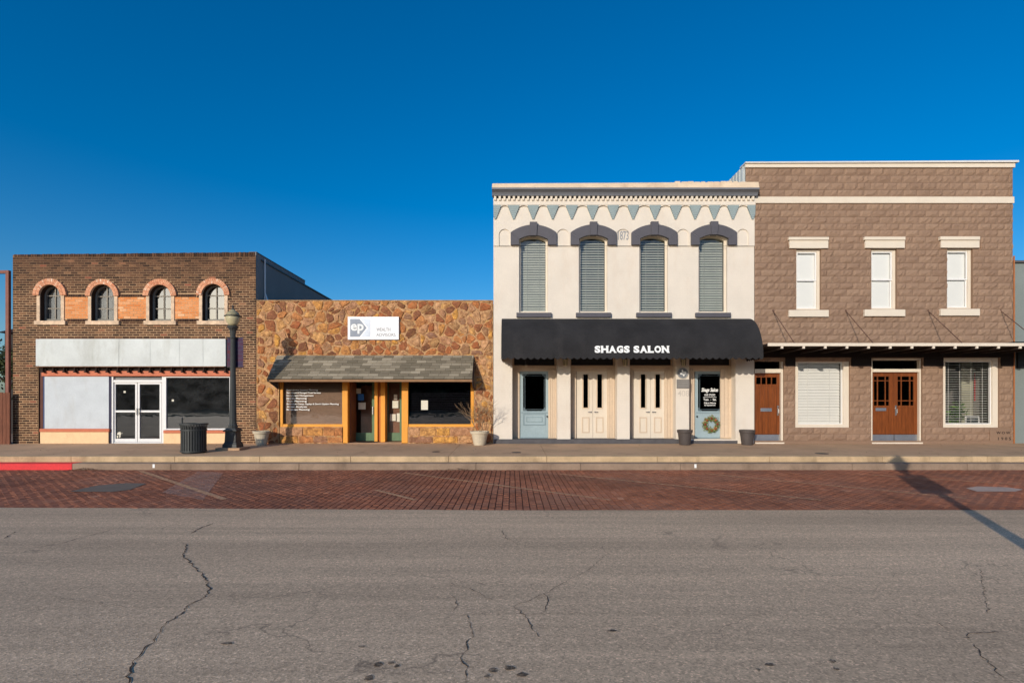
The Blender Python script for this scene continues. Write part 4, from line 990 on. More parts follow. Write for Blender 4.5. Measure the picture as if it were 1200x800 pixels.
# awning
AX0, AX1 = X(588.2), 7.22; AD = 1.15; zt_, zv = Z(374), Z(417.5, -AD)
def asurf(z):
    c_ = max(-1, min(1, (z - zv) / (zt_ - zv))); return -AD * math.sqrt(max(0, 1 - c_ ** 2.2))
NT = 14; prof = [(-.004 if k == 0 else -AD * (math.sin(k/NT*math.pi/2) ** .9), zv + (zt_ - zv) * math.cos(k/NT*math.pi/2) ** 1.0) for k in range(NT + 1)]
def psurf(z, off=.006):
    for (ya, za), (yb, zb) in zip(prof, prof[1:]):
        if zb <= z <= za: f = (za - z)/(za - zb + 1e-9); return ya + (yb - ya)*f - off
    return prof[-1][0] - off
mb = MB(); NX = 46; rr = random.Random(3)
def fold(x, k): return .010 * math.sin(x * 2.1 + k * .3) * math.sin(k / NT * 3.1) + (.012 if abs((x - AX0) % 1.5 - .75) > .70 else 0) * (k / NT)
grid = [[(AX0 + (AX1 - AX0) * i / NX, prof[k][0] - fold(AX0 + (AX1 - AX0) * i / NX, k), prof[k][1]) for i in range(NX + 1)] for k in range(NT + 1)]
for k in range(NT):
    for i in range(NX): mb.face([grid[k][i], grid[k+1][i], grid[k+1][i+1], grid[k][i+1]])
aw2 = mb.build('awning', M['canvas'], cr, 'rounded black canvas awning', smooth=True)
mb = MB()
for xx, s_ in ((AX0, 1), (AX1, -1)):
    P = [(xx, y, z) for y, z in prof] + [(xx, -.004, zv)]
    mb.face(P if s_ > 0 else P[::-1])
mb.build('awning_end_panel', M['canvas'], aw2)
mb = MB(); xs_ = AX0; sp = .19
while xs_ < AX1 - .01:
    a, b = xs_, min(xs_ + sp, AX1)
    pts = [(a, zv), (a, zv - .03)] + [(a + (b-a)*q_/6, zv - .03 - .055*math.sin(math.pi*q_/6)) for q_ in range(1, 6)] + [(b, zv - .03), (b, zv)]
    mb.face([(x, -AD - .004, z) for x, z in pts]); xs_ += sp
for xx in (AX0, AX1):
    yy = 0
    while yy > -AD: 
        pts = [(yy, zv), (yy, zv-.035), (yy-.08, zv-.075), (yy-.155, zv-.035), (yy-.155, zv)]
        mb.face([(xx, max(-AD, y), z) for y, z in pts]); yy -= .155
mb.build('scalloped_valance', M['canvas'], aw2)
mb = MB()
for k in range(7):
    xx = AX0 + .02 + (AX1 - AX0 - .04) * k / 6; mb.cyl((xx, -.01, zv + .02), (xx, -AD + .02, zv + .02), .012, n=6); 
mb.cyl((AX0, -AD + .02, zv + .01), (AX1, -AD + .02, zv + .01), .014, n=6); mb.build('awning_frame', M['black'], aw2)
# slab-serif lettering: bold text plus serif blocks, laid on the canvas
def awn(s_, a, b):
    o = text(s_, X(a, -AD), X(b, -AD), Z(413.3, -AD), Z(405, -AD), 0, 'white', aw2, 'awning_lettering', bold=.038, surf=lambda z: psurf(z, .022)); return o
def serif_word(word, a, b):
    adv = {'S': 1.0, 'H': 1.22, 'A': 1.2, 'G': 1.12, 'L': 1.0, 'O': 1.12, 'N': 1.2}
    tot = sum(adv[c] for c in word); x = a; zt0, zb0 = Z(404.9, -AD), Z(413.4, -AD); mb = MB(); h = .014
    for c in word:
        wd = (b - a) * adv[c] / tot; xa, xb = X(x + .35, -AD), X(x + wd - .35, -AD); text(c, xa, xb, zb0, zt0, 0, 'white', aw2, 'awning_letter', bold=.058, surf=lambda z: psurf(z, .020))
        e = (xb - xa); S_ = []
        if c in 'HN': S_ = [(xa - .012, xa + .3*e, zb0), (xb - .3*e, xb + .012, zb0), (xa - .012, xa + .3*e, zt0), (xb - .3*e, xb + .012, zt0)]
        if c == 'A': S_ = [(xa - .012, xa + .3*e, zb0), (xb - .3*e, xb + .012, zb0)]
        if c == 'L': S_ = [(xa - .012, xa + .4*e, zb0), (xa - .012, xa + .45*e, zt0)]
        for (p, q_, z) in S_:
            z0, z1 = (z, z + 2.2*h) if z == zb0 else (z - 2.2*h, z)
            mb.face([(p, psurf(z0, .024), z0), (q_, psurf(z0, .024), z0), (q_, psurf(z1, .024), z1), (p, psurf(z1, .024), z1)])
        x += wd
    if mb.f: mb.build('letter_serifs', M['white'], aw2)
serif_word('SHAGS', 696.5, 738.3); serif_word('SALON', 742, 784.3)
# door bays
yb = .34
mb = MB(); mb.box(X(579), X(798.5), -.05, .6, FZ - .03, Z(514.3)); mb.box(X(798.6), X(864), -.02, .5, FZ - .03, Z(516)); mb.build('plinth_step', mat('dark_grey_step', S(88,86,88), .8, .15, 4), cr)
for bi, (a, b) in enumerate(OPN):
    xa, xb = X(a), X(b); zt, zb = Z(417), Z(514.3)
    mb = MB(); mb.box(xa, xb, yb, yb + .1, Z(430.5), Z(427.5)); mb.box(xa, xb, yb + .03, yb + .1, Z(427.5), zt); 
    hdr = mb.build('door_header', M['tanpanel'], cr)
    mb = MB(); mb.box(xa + .06, xb - .06, yb + .012, yb + .028, Z(426.8), zt - .01); mb.build('dark_transom', mat('black_transom', S(16,14,13), .6), hdr)
    dl, dr = [(609.5, 643), (675.8, 713.6), (742.6, 782.2), (814.5, 849)][bi]
    mb = MB()
    for p, q_ in ((a, dl - .4), (dr + .4, b)):
        p0, q0 = X(p), X(q_, yb); mb.box(p0, q0, yb + .02, yb + .1, zb, Z(430.5))
        nf = 4; wf = (q0 - p0) / nf
        for k in range(nf): mb.box(p0 + wf*k + .006, p0 + wf*(k+1) - .006, yb, yb + .03, zb + .02, Z(431))
    mb.build('fluted_jamb_panel', M['tanpanel'], cr)
    mb = MB(); mb.box(X(dl - .4, yb), X(dr + .4, yb), yb + .02, yb + .1, Z(434), Z(430.5)); mb.build('door_head', M['tanpanel'], cr)
    y0 = yb + .05
    if bi in (0, 3):
        xl, xr = X(dl, y0), X(dr, y0); zt2, zb2 = Z(434.3, y0), Z(513.6, y0); zg0, zg1 = Z(481.5, y0), Z(438.0, y0)
        gi = .095
        mb = MB(); mb.box(xl, xl+gi, y0, y0+.05, zb2, zt2); mb.box(xr-gi, xr, y0, y0+.05, zb2, zt2); mb.box(xl+gi, xr-gi, y0, y0+.05, zg1, zt2); mb.box(xl+gi, xr-gi, y0, y0+.05, zb2, zg0)
        d = mb.build('door', M['bluedoor'], cr, ['pale blue door with carved corner glass', '', '', 'pale blue door with white glass lettering'][bi], bevel=.004)
        mb = MB(); mb.box(xl+gi, xr-gi, y0+.02, y0+.026, zg0, zg1); mb.build('glass', glassmat('salon_door_glass', (.1,.1,.11,1), 1, .02), d)
        mb = MB()        # carved corner filigree
        wq, hq = (xr - xl - 2*gi), (zg1 - zg0)
        for sx, bx2 in ((1, xl+gi), (-1, xr-gi)):
            for sz, bz in ((1, zg0), (-1, zg1)):
                c0 = .13; pts = [(bx2, bz), (bx2 + sx*c0, bz), (bx2 + sx*.02, bz + sz*c0)]
                if sx*sz < 0: pts = pts[::-1]
                mb.prism(pts, y0 + .006, y0 + .014)
            xx = bx2 + sx*.05; mb.box(min(xx, xx + .012), max(xx, xx+.012), y0+.006, y0+.014, zg0 + .1, zg1 - .1)
        mb.box(xl+gi+.06, xr-gi-.06, y0+.006, y0+.014, zg0+.045, zg0+.06); mb.box(xl+gi+.06, xr-gi-.06, y0+.006, y0+.014, zg1-.06, zg1-.045)
        mb.build('carved_trim', mat('dark_etched_trim', S(96,112,118), .5), d)
        mb = MB(); 
        o4 = [(xl+.10, zb2+.42), (xr-.10, zb2+.42), (xr-.10, zb2+.78), (xl+.10, zb2+.78)]; i4 = [(xl+.125, zb2+.445), (xr-.125, zb2+.445), (xr-.125, zb2+.755), (xl+.125, zb2+.755)]
        mb.ring(o4, i4, y0-.018, y0+.001) if bi == 0 else None
        if bi == 0: mb.ring([(xl+.2, zb2+.52), (xr-.2, zb2+.52), (xr-.2, zb2+.68), (xl+.2, zb2+.68)], [(xl+.215, zb2+.535), (xr-.215, zb2+.535), (xr-.215, zb2+.665), (xl+.215, zb2+.665)], y0-.014, y0+.001)
        mb.box(xl+.03, xr-.03, y0-.02, y0+.001, zg0-.06, zg0-.035); mb.box(xl+.03, xr-.03, y0-.012, y0+.001, zb2+.01, zb2+.04)
        mb.build('door_moulding', mat('darker_blue_moulding', S(134,152,158), .55), d)  # moulding in a darker blue than the door so it stands out
        mb = MB(); kx = xr-.05 if bi == 0 else xl+.05; mb.cyl((kx, y0-.05, zg0-.17), (kx, y0, zg0-.17), .028, .018); mb.build('door_knob', M['black'], d)
        if bi == 3:
            yy = y0 + .017
            tx = lambda s_, p, q_, t_, b_, bo=0., sh=0.: text(s_, X(p, yy), X(q_, yy), Z(b_, yy), Z(t_, yy), yy, 'white', d, 'door_lettering', bold=bo, shear=sh, th=.001)
            tx('Shags Salon', 822, 841.5, 454.3, 460.2, .03, .25); tx('HAIR STUDIO', 825.5, 838, 461.3, 463.8, .01)
            tx('Tues.  -  Sat.', 824.3, 839.5, 466.6, 469.2, .02); tx('Walk-ins Welcome', 825, 839, 471, 473, .02); tx('By Appointment', 825.5, 838.5, 473.8, 475.8, .02)
            mb = MB(); mb.bx(824, 839.5, 465.1, 465.5, yy, yy+.001); mb.build('door_lettering', M['white'], d)
    else:
        mid = (dl + dr) / 2
        for li, (p, q_) in enumerate(((dl, mid - .12), (mid + .12, dr))):
            xl, xr = X(p, y0), X(q_, y0); zt2, zb2 = Z(434.3, y0), Z(513.2, y0); gw = .145; gx = xl + (xr-xl)*.56 if li == 0 else xl + (xr-xl)*.42
            g0, g1 = gx - gw/2, gx + gw/2; zg0, zg1 = Z(477.5, y0), Z(438.5, y0)
            mb = MB(); mb.box(xl, g0, y0, y0+.05, zb2, zt2); mb.box(g1, xr, y0, y0+.05, zb2, zt2); mb.box(g0, g1, y0, y0+.05, zb2, zg0); mb.box(g0, g1, y0, y0+.05, zg1, zt2)
            d = mb.build('door', M['cream2'], cr, bevel=.003)
            mb = MB(); mb.box(g0, g1, y0+.025, y0+.03, zg0, zg1); mb.build('glass', glassmat('narrow_door_glass', (.05,.05,.05,1), 1, .0), d)
            mb = MB(); e = .035; mb.ring([(g0-e, zg0-e), (g1+e, zg0-e), (g1+e, zg1+.0), (g0-e, zg1+.0)], [(g0, zg0), (g1, zg0), (g1, zg1-.001), (g0, zg1-.001)], y0-.016, y0+.001)
            pz0, pz1 = Z(507, y0), Z(488.5, y0); pw = .11
            mb.ring([(gx-pw-.012, pz0), (gx+pw+.012, pz0), (gx+pw+.012, pz1), (gx-pw-.012, pz1)], [(gx-pw+.022, pz0+.035), (gx+pw-.022, pz0+.035), (gx+pw-.022, pz1-.035), (gx-pw+.022, pz1-.035)], y0-.016, y0+.001)
            mb.build('door_moulding', M['tanpanel'], d)
            hx = xr - .05 if li == 0 else xl + .06; hz = Z(482.6, y0)
            mb = MB(); mb.cyl((hx, y0-.03, hz), (hx, y0, hz), .022); mb.box(hx-.012 if li else hx-.10, hx+.10 if li else hx+.012, y0-.045, y0-.03, hz-.01, hz+.01); mb.build('door_handle', M['silver'], d)
            mb = MB(); mb.box(xl+.01, xr-.01, y0-.02, y0+.03, Z(514.2, y0), zb2); mb.build('door_sweep', M['soot'], d)
shell(cr, XC0 + .005, XC1 - .01, Z(222), depth=14, floors=(Z(376) - .1,), yfront=.37, ztop=Z(219), m='side_stucco')
mb = MB(); mb.box(XC0 + .003, XC0 + .1, .001, .365, FZ, Z(225)); mb.build('side_return', M['cream'], cr)
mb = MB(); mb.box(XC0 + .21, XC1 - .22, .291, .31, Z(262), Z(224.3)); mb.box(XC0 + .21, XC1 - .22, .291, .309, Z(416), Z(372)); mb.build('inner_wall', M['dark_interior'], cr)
# things fixed on the piers
xr_, zr_ = X(799.8), Z(437)
rd = thing('texas_roundel', 'round grey medallion with white Texas outline on the cream pier', 'plaque', (xr_, 0, zr_))
mb = MB(); mb.cyl((xr_, -.03, zr_), (xr_, 0.0, zr_), .155, n=36); mb.build('disc', mat('roundel_grey', S(120,124,130), .6), rd)
mb = MB(); mb.ring([(xr_ + .165*math.cos(t), zr_ + .165*math.sin(t)) for t in [i*6.2832/32 for i in range(32)]], [(xr_ + .14*math.cos(t), zr_ + .14*math.sin(t)) for t in [i*6.2832/32 for i in range(32)]], -.034, 0); mb.build('rim', mat('roundel_rim', S(160,160,158), .6), rd)
TX = [(-.35,1),(.05,1),(.05,.52),(.35,.42),(.62,.40),(.95,.34),(1.0,-.05),(.9,-.3),(.55,-.5),(.38,-.72),(.42,-1.0),(.12,-.88),(-.08,-.52),(-.25,-.3),(-.42,-.36),(-.55,-.5),(-.72,-.35),(-.8,-.1),(-1.0,.12),(-.35,.12)]
mb = MB(); mb.prism([(xr_ + a*.105, zr_ + b*.105) for a, b in TX[::-1]], -.042, -.031); mb.build('state_outline', M['white'], rd)
mb = MB(); mb.bx(793.2, 808, 444.3, 454.8, -.03, 0); 
hp = thing('historical_plaque', 'grey rectangular plaque below the Texas medallion on the cream pier', 'plaque', (X(800.6), 0, Z(454.8)))
mb.build('plate', mat('plaque_grey', S(130,126,122), .5, .1, 5), hp, bevel=.004)
mb = MB()
for k in range(4): mb.bx(795, 806.3, 446.2 + k*2, 446.9 + k*2, -.0335, -.029)
mb.bx(793.4, 807.8, 444.5, 445.1, -.035, -.029); mb.build('raised_lines', mat('plaque_lines', S(150,146,140), .5), hp)
text('408', X(794.2), X(807.5), Z(464.2), Z(457.2), -.006, mat('pale_tan_numerals', S(206,196,182), .7), cr, 'street_number', bold=.01)
for k, px in enumerate((662, 731.5, 799.5)):
    x = X(px); lz = Z(424.5)
    ln_ = thing('wall_lantern', ['black wall lantern on the first cream pier left of the double doors', 'black wall lantern on the cream pier between the two double doors', 'black wall lantern above the Texas medallion'][k], 'lantern', (x, 0, lz), 'wall lanterns under the black awning')
    mb = MB(); mb.cyl((x, -.02, lz+.05), (x, 0, lz+.05), .05, n=12); mb.cyl((x, -.02, lz+.12), (x, -.12, lz+.16), .012, n=6); mb.build('bracket', M['black'], ln_)
    mb = MB(); mb.lathe(x, -.14, [(lz-.12, .03), (lz-.10, .06), (lz+.08, .075)], 6); mb.build('lantern_glass', M['globe'], ln_)
    mb = MB(); mb.lathe(x, -.14, [(lz+.08, .09), (lz+.16, .02), (lz+.19, .012)], 6)
    for q_ in range(6): t = q_*math.pi/3; mb.cyl((x+.062*math.cos(t), -.14+.062*math.sin(t), lz-.11), (x+.077*math.cos(t), -.14+.077*math.sin(t), lz+.09), .006, n=4)
    mb.build('lantern_cage', M['black'], ln_)
# wreath on the right blue door
wy = yb + .02; wx, wz = X(833, wy), Z(497, wy)
wr = thing('door_wreath', 'green and red wreath hanging on the right pale blue salon door', 'wreath', (wx, wy, wz))
random.seed(77); mbs = [MB(), MB(), MB()]
for k in range(420):
    t = random.uniform(0, 6.283); r = random.gauss(.195, .045); c = Vector((wx + r*math.cos(t), wy - .03 + random.gauss(0, .018), wz + r*math.sin(t)))
    mi = 0 if random.random() < .82 else 1
    a = Vector((random.gauss(0,1), random.gauss(0,.5), random.gauss(0,1))).normalized(); b = a.cross(Vector((0,1,0))).normalized() + Vector((0, random.uniform(-.5,.5), 0)); s_ = random.uniform(.02, .042)
    mbs[mi].tone = random.random(); mbs[mi].face([c + a*s_, c + b*s_*.4, c - a*s_, c - b*s_*.4])
for k in range(8):
    t = k*6.283/8 + random.uniform(-.1,.1); r = .19; mbs[2].tone = random.random(); x, z = wx + r*math.cos(t), wz + r*math.sin(t)
    for q_ in range(7): 
        u = q_*6.283/7; mbs[2].idx([(x, wy-.09, z), (x+.036*math.cos(u), wy-.06, z+.036*math.sin(u)), (x+.036*math.cos(u+.8), wy-.06, z+.036*math.sin(u+.8))], [(0,1,2)])
mbs[0].build('leaves', tonemat('wreath_green', [(0, S(70,84,44)), (1, S(140,146,86))]), wr, kind='stuff'); mbs[1].build('dry_leaves', tonemat('wreath_dry', [(0, S(120,80,46)), (1, S(190,150,100))]), wr, kind='stuff')
mbs[2].build('red_flowers', tonemat('wreath_red', [(0, S(120,46,34)), (1, S(176,92,60))]), wr)

# =============== brown block building ===============
XB0, XB1 = X(884) + .004, X(1186.5)
br = thing('brown_block_building', 'two storey taupe painted rock faced block building with cream trim', 'building', (X(1035), 0, FZ))
UW = [(933, 962, 292, 362.8), (1021, 1051, 291.5, 362.2), (1109.6, 1139.8, 291, 361.5)]
D1 = (882.5, 918.5, 420, 516.5); WA = (932, 995.6, 420, 500.8); D2 = (1020.8, 1080.5, 419.5, 516.5); WB = (1105, 1170.6, 419, 500.8)
holes = [(X(a), X(b), Z(d), Z(c), 0) for a, b, c, d in UW] + [(XB0 + .01 if a < 890 else X(a), X(b), Z(d), Z(c), 0) for a, b, c, d in (D1, WA, D2, WB)]
mb = MB(); wall(mb, XB0, XB1, FZ - .03, Z(192), 0.0, holes, .28); mb.face([(7.2, 0, Z(226)), (XB0, 0, Z(226)), (XB0, 0, Z(192)), (7.2, 0, Z(192))])
mb.build('front_wall', M['taupe_mortar'], br)
# rock-faced blocks, each one a piece; those beyond 300 joined
def block_mb(mb, x0, x1, z0, z1, rr, yf=-.035):
    mb.tone = min(1, max(0, rr.gauss(.5, .22))); nx, nz = (5, 3); j = .0035; x0 += j; x1 -= j; z0 += j; z1 -= j; V = []; bb = -.012
    for q_ in range(nz + 1):
        for p in range(nx + 1):
            u, v = p/nx, q_/nz; e = min(u, 1-u, v, 1-v)
            y = bb if e == 0 else yf + rr.uniform(-.010, .014)
            V.append((x0 + (x1-x0)*(u + (0 if e == 0 else rr.uniform(-.05, .05))), y, z0 + (z1-z0)*(v + (0 if e == 0 else rr.uniform(-.07, .07)))))
    fs = [(q_*(nx+1)+p, q_*(nx+1)+p+1, (q_+1)*(nx+1)+p+1, (q_+1)*(nx+1)+p) for q_ in range(nz) for p in range(nx)]
    n = len(V); c = [0, nx, (nz+1)*(nx+1)-1, nz*(nx+1)]
    V += [(V[k][0], .005, V[k][2]) for k in c]
    fs += [(c[0], n, n+1, c[1]), (c[1], n+1, n+2, c[2]), (c[2], n+2, n+3, c[3]), (c[3], n+3, n, c[0])]
    mb.idx(V, fs)
rects = [(a - .0, b + .0, c, d) for a, b, c, d in [(h[0], h[1], h[2], h[3]) for h in holes]]
for (a, b, c, d) in ((924.6, 971.6, 277.5, 291), (1013.3, 1061.3, 277.5, 290.7), (1102.3, 1148.8, 276.6, 290.4), (925, 971.6, 363, 371.2), (1013, 1060.4, 362.4, 370.6), (1101.5, 1148.4, 361.6, 370.2), (1160, 1184, 503.3, 517.5)): rects.append((X(a), X(b), Z(d), Z(c)))
rr = random.Random(12); blocks = []
def rows(zlo, zhi, n, x0, x1, bl=.405):
    h = (zhi - zlo) / n
    for r in range(n):
        z0, z1 = zlo + h*r, zlo + h*(r+1); zm = (z0+z1)/2; x = x0 - (bl/2 if r % 2 else 0)
        while x < x1 - .02:
            segs = [(max(x, x0), min(x+bl, x1))]
            for (a, b, c, d) in rects:
                if not (c < zm < d): continue
                ns = []
                for s0, s1 in segs:
                    if b <= s0 or a >= s1: ns.append((s0, s1)); continue
                    if a > s0: ns.append((s0, a))
                    if b < s1: ns.append((b, s1))
                segs = ns
            for s0, s1 in segs:
                if s1 - s0 > .05: blocks.append((s0, s1, z0, z1))
            x += bl
rows(Z(231) + .002, Z(197.5), 4, 7.2, XB1)
rows(FZ + .09, Z(239) - .002, 36, XB0, XB1)
blocks.sort(key=lambda b: (b[3]-b[2])*(b[1]-b[0]) * (1 if b[3] < 2.6 or b[3] > 3.4 else .1), reverse=True)
mbr = MB()
for i, b in enumerate(blocks):
    if i < 300:
        mb = MB(); block_mb(mb, *b, rr); mb.build('block', M['taupe'], br, origin=(b[0], 0, b[2]))
    else: block_mb(mbr, *b, rr)
mbr.build('remaining_blocks', M['taupe'], br, kind='stuff')
mb = MB(); mb.box(XB0, XB1, -.03, 0, FZ - .03, FZ + .088); mb.build('base_course', M['taupe_mortar'], br, bevel=.006)
mb = MB(); mb.box(7.17, X(1187.5), -.07, .0, Z(197.3), Z(192.5)); mb.box(XB0 - .01, X(1187), -.055, 0, Z(238.8), Z(231.2)); mb.build('string_course', M['cream2'], br, bevel=.008)
mb = MB(); y_ = -.12; mb.idx([(7.15, y_, Z(193)), (X(1190), y_, Z(192)), (X(1190), y_, Z(189.8)), (7.15, y_, Z(191.6)), (7.15, .3, Z(193)), (X(1190), .3, Z(192)), (X(1190), .3, Z(189.6)), (7.15, .3, Z(191.4))],
    [(0,1,2,3), (3,2,6,7), (1,5,6,2), (4,0,3,7), (5,4,7,6), (4,5,1,0)])
mb.build('metal_coping', mat('pale_metal_coping', S(226,222,214), .4, .04, 2), br)
for i, (a, b, c, d) in enumerate(UW):
    cx_ = (a+b)/2; l0, l1 = [(924.6, 971.6), (1013.3, 1061.3), (1102.3, 1148.8)][i]
    mb = MB(); mb.bx(l0 + .8, l1 - .8, 281, 290.8 - i*.3, -.07, .0); mb.build('window_lintel', M['cream2'], br, bevel=.006)
    mb = MB(); mb.bx(l0, l1, 277.6 - i*.3, 281, -.11, .0); mb.build('lintel_cap', M['cream2'], br, bevel=.006)
    mb = MB(); mb.bx(l0 + .3, l1 - .2, d + .3, d + 8.2, -.10, .27); mb.build('window_sill', M['cream2'], br, bevel=.006)
    rec = .07; xa, xb, za, zb = X(a) + .002, X(b) - .002, Z(d) + .002, Z(c) - .002; e = .075
    mb = MB(); mb.ring([(xa, za), (xb, za), (xb, zb), (xa, zb)], [(xa+e*.6, za+e*.6), (xb-e*1.2, za+e*.6), (xb-e*1.2, zb-e*.8), (xa+e*.6, zb-e*.8)], rec, rec+.08); w_ = mb.build('window', M['cream2'], br)
    X0, X1, Z0, Z1 = xa+e*.6, xb-e*1.2, za+e*.6, zb-e*.8; zm = (Z0+Z1)/2
    for (p, q_, yy) in ((zm-.02, Z1, rec+.02), (Z0, zm+.02, rec+.045)):
        mb = MB(); f = .045; mb.ring([(X0+.002, p), (X1-.002, p), (X1-.002, q_-.002), (X0+.002, q_-.002)], [(X0+f, p+f), (X1-f, p+f), (X1-f, q_-f), (X0+f, q_-f)], yy, yy+.024); mb.build('sash', M['alu'], w_)
        mb = MB(); mb.pane(X0+f, X1-f, yy+.012, p+f, q_-f); mb.build('glass', M['glass'], w_)
    mb = MB(); mb.box(X0+.01, X1-.01, rec+.10, rec+.104, Z0+.01, Z1-.01); mb.build('roller_shade', M['shade'], w_)
def win_big(spec, pitch, m, tilt, lab):
    a, b, c, d = spec; rec = .03; xa, xb, za, zb = X(a)+.002, X(b)-.002, Z(d)+.002, Z(c)-.002
    mb = MB(); mb.ring([(xa, za), (xb, za), (xb, zb), (xa, zb)], [(xa+.10, za+.10), (xb-.17, za+.10), (xb-.17, zb-.10), (xa+.10, zb-.10)], rec, rec+.12)
    w_ = mb.build('shop_window', M['cream2'], br, lab, bevel=.004); mb = MB(); mb.pane(xa+.10, xb-.17, rec+.08, za+.10, zb-.10); mb.build('glass', M['glass'], w_)
    mb = MB(); mb.ring([(xa+.101, za+.101), (xb-.171, za+.101), (xb-.171, zb-.101), (xa+.101, zb-.101)], [(xa+.125, za+.125), (xb-.20, za+.125), (xb-.20, zb-.125), (xa+.125, zb-.125)], rec+.05, rec+.12); mb.build('inner_frame', M['alu'], w_)
    slats(w_, xa+.12, xb-.19, zb-.13, za+.13, pitch, rec+.17, m, pitch*.98 if tilt > 1 else pitch*.7, tilt, 2 if tilt > 1 else 4); return w_
random.seed(6)
win_big(WA, .088, 'slat', 1.30, 'wide window with closed white blinds'); wb = win_big(WB, .075, 'slat', .25, 'wide window with open blinds and plants inside')
M['red_wood2'] = M['red_wood']
def plankdoor(xl, xr, zb, zt, y0, glass, mull_v, mull_h, lab, mail, handle_right, kick=True, trim=None):
    zk = zb + .225; g0, g1, gz0, gz1 = glass
    mb = MB()
    for (a, b, c, d) in ((xl, g0, zk, zt), (g1, xr, zk, zt), (g0, g1, gz1, zt), (g0, g1, gz0 - .07, gz0)): mb.box(a, b, y0, y0+.05, c, d)
    mb.box(g0, g1, y0+.022, y0+.05, zk, gz0 - .07)
    d_ = mb.build('door', M['red_wood'], br, lab, bevel=.004)
    n = max(3, round((g1 - g0) / .12)); wv = (g1 - g0) / n
    for k in range(n): mb = MB(); mb.box(g0 + wv*k + .004, g0 + wv*(k+1) - .004, y0+.012, y0+.024, zk + .001, gz0 - .072); mb.build('plank', M['red_wood'], d_, bevel=.003)
    mb = MB(); mb.box(g0, g1, y0+.028, y0+.032, gz0, gz1); mb.build('glass', glassmat('wood_door_glass', (.3,.28,.27,1), 1, 0), d_)
    mb = MB()
    for v in mull_v: mb.box(v-.013, v+.013, y0+.004, y0+.045, gz0, gz1)
    for h in mull_h: mb.box(g0, g1, y0+.006, y0+.043, h-.013, h+.013)
    mb.build('glazing_bar', M['red_wood'], d_)
    mb = MB(); mb.box(xl+.01, xr-.01, y0-.004, y0+.04, zb+.01, zk-.008); mb.build('kick_plate', M['kick'], d_)
    if mail:
        a, b, c, d = mail; mb = MB(); mb.box(a, b, y0-.015, y0+.001, c, d); ms = mb.build('mail_slot', M['kick'], d_, bevel=.003); 
    if mail and len(mull_h): return
    hx = xr - .06 if handle_right else xl + .05; hz = zb + .95
    mb = MB(); mb.box(hx-.022, hx+.022, y0-.012, y0, hz-.14, hz+.17); mb.cyl((hx, y0-.03, hz-.12), (hx, y0-.06, hz-.06), .010, n=8); mb.cyl((hx, y0-.06, hz-.06), (hx, y0-.055, hz+.06), .012, n=8); mb.cyl((hx, y0-.055, hz+.06), (hx, y0-.01, hz+.09), .010, n=8); mb.build('handle', M['silver'], d_)
yd1 = .13
def doorframe(spec, xl, xr, zb, zt):
    a, b, c, d = spec; xa, xb = (XB0 + .012 if a < 890 else X(a) + .002), X(b) - .002; zt0 = Z(c) - .002; m0 = Z(432) 
    mb = MB(); mb.box(xr, xb, yd1-.09, yd1+.1, FZ+.04, zt0); mb.box(xl, xr, yd1-.09, yd1+.1, zt, m0); mb.box(xl, xr, yd1-.09, yd1+.1, zt0-.06, zt0); mb.box(xa, xl, yd1-.05, yd1+.1, FZ+.04, zt0) if xl - xa > .004 else None
    f = mb.build('door_frame', M['cream2'], br, bevel=.004)
    mb = MB(); mb.box(xl, xr, yd1+.02, yd1+.026, m0, zt0-.06); mb.build('transom_glass', glassmat('shaded_transom_glass', (.2,.2,.2,1), .6, 0), f)
    mb = MB(); mb.box(xa, xb, -.04, yd1+.1, FZ-.02, FZ+.038); mb.build('threshold', M['cream2'], f)
xl, xr, zb, zt = XB0 + .014, X(913.8, yd1), FZ + .05, Z(437, yd1)
doorframe(D1, xl, xr, zb, zt)
g0, g1, a0, a1 = X(886.2, yd1), X(910.3, yd1), Z(450, yd1), Z(442, yd1)
plankdoor(xl, xr, zb, zt, yd1, (g0, g1, a0, a1), [g0 + (g1-g0)*k/4 for k in (1,2,3)], [], 'red brown wooden door with four small top panes', (X(891.2,yd1), X(904.3,yd1), Z(482,yd1), Z(478,yd1)), True)
xl, xr, zt = X(1021.2, yd1), X(1075, yd1), Z(436, yd1); doorframe(D2, xl, xr, zb, zt); xm = X(1047.6, yd1)
g0, g1, a0, a1 = X(1024.2, yd1), X(1042, yd1), Z(475, yd1), Z(441, yd1)
plankdoor(xl, xm-.004, zb, zt, yd1, (g0, g1, a0, a1), [g0 + .115, g1 - .115], [a1 - .13, a0 + .15], 'left leaf of the wooden double door with mail slot', (X(1026,yd1), X(1038.2,yd1), Z(481.3,yd1), Z(477.8,yd1)), True)
g0, g1 = X(1052, yd1), X(1070.8, yd1)
plankdoor(xm+.004, xr, zb, zt, yd1, (g0, g1, a0, a1), [g0 + .115, g1 - .115], [a1 - .13, a0 + .15], 'right leaf of the wooden double door', None, False)
# datestone
mb = MB(); mb.bx(1160.3, 1183.8, 503.6, 517.3, -.045, 0); ds = mb.build('datestone', M['taupe_mortar'], br, 'carved datestone low on the corner', bevel=.006)
M['incised'] = mat('incised_dark', S(66, 50, 44), .9)
text('W O W', X(1166), X(1182.3), Z(508.3), Z(505.2), -.050, 'incised', ds, 'inscription', bold=.03); text('1 9 0 5', X(1168), X(1183), Z(515.4), Z(511.8), -.050, 'incised', ds, 'inscription', bold=.02)
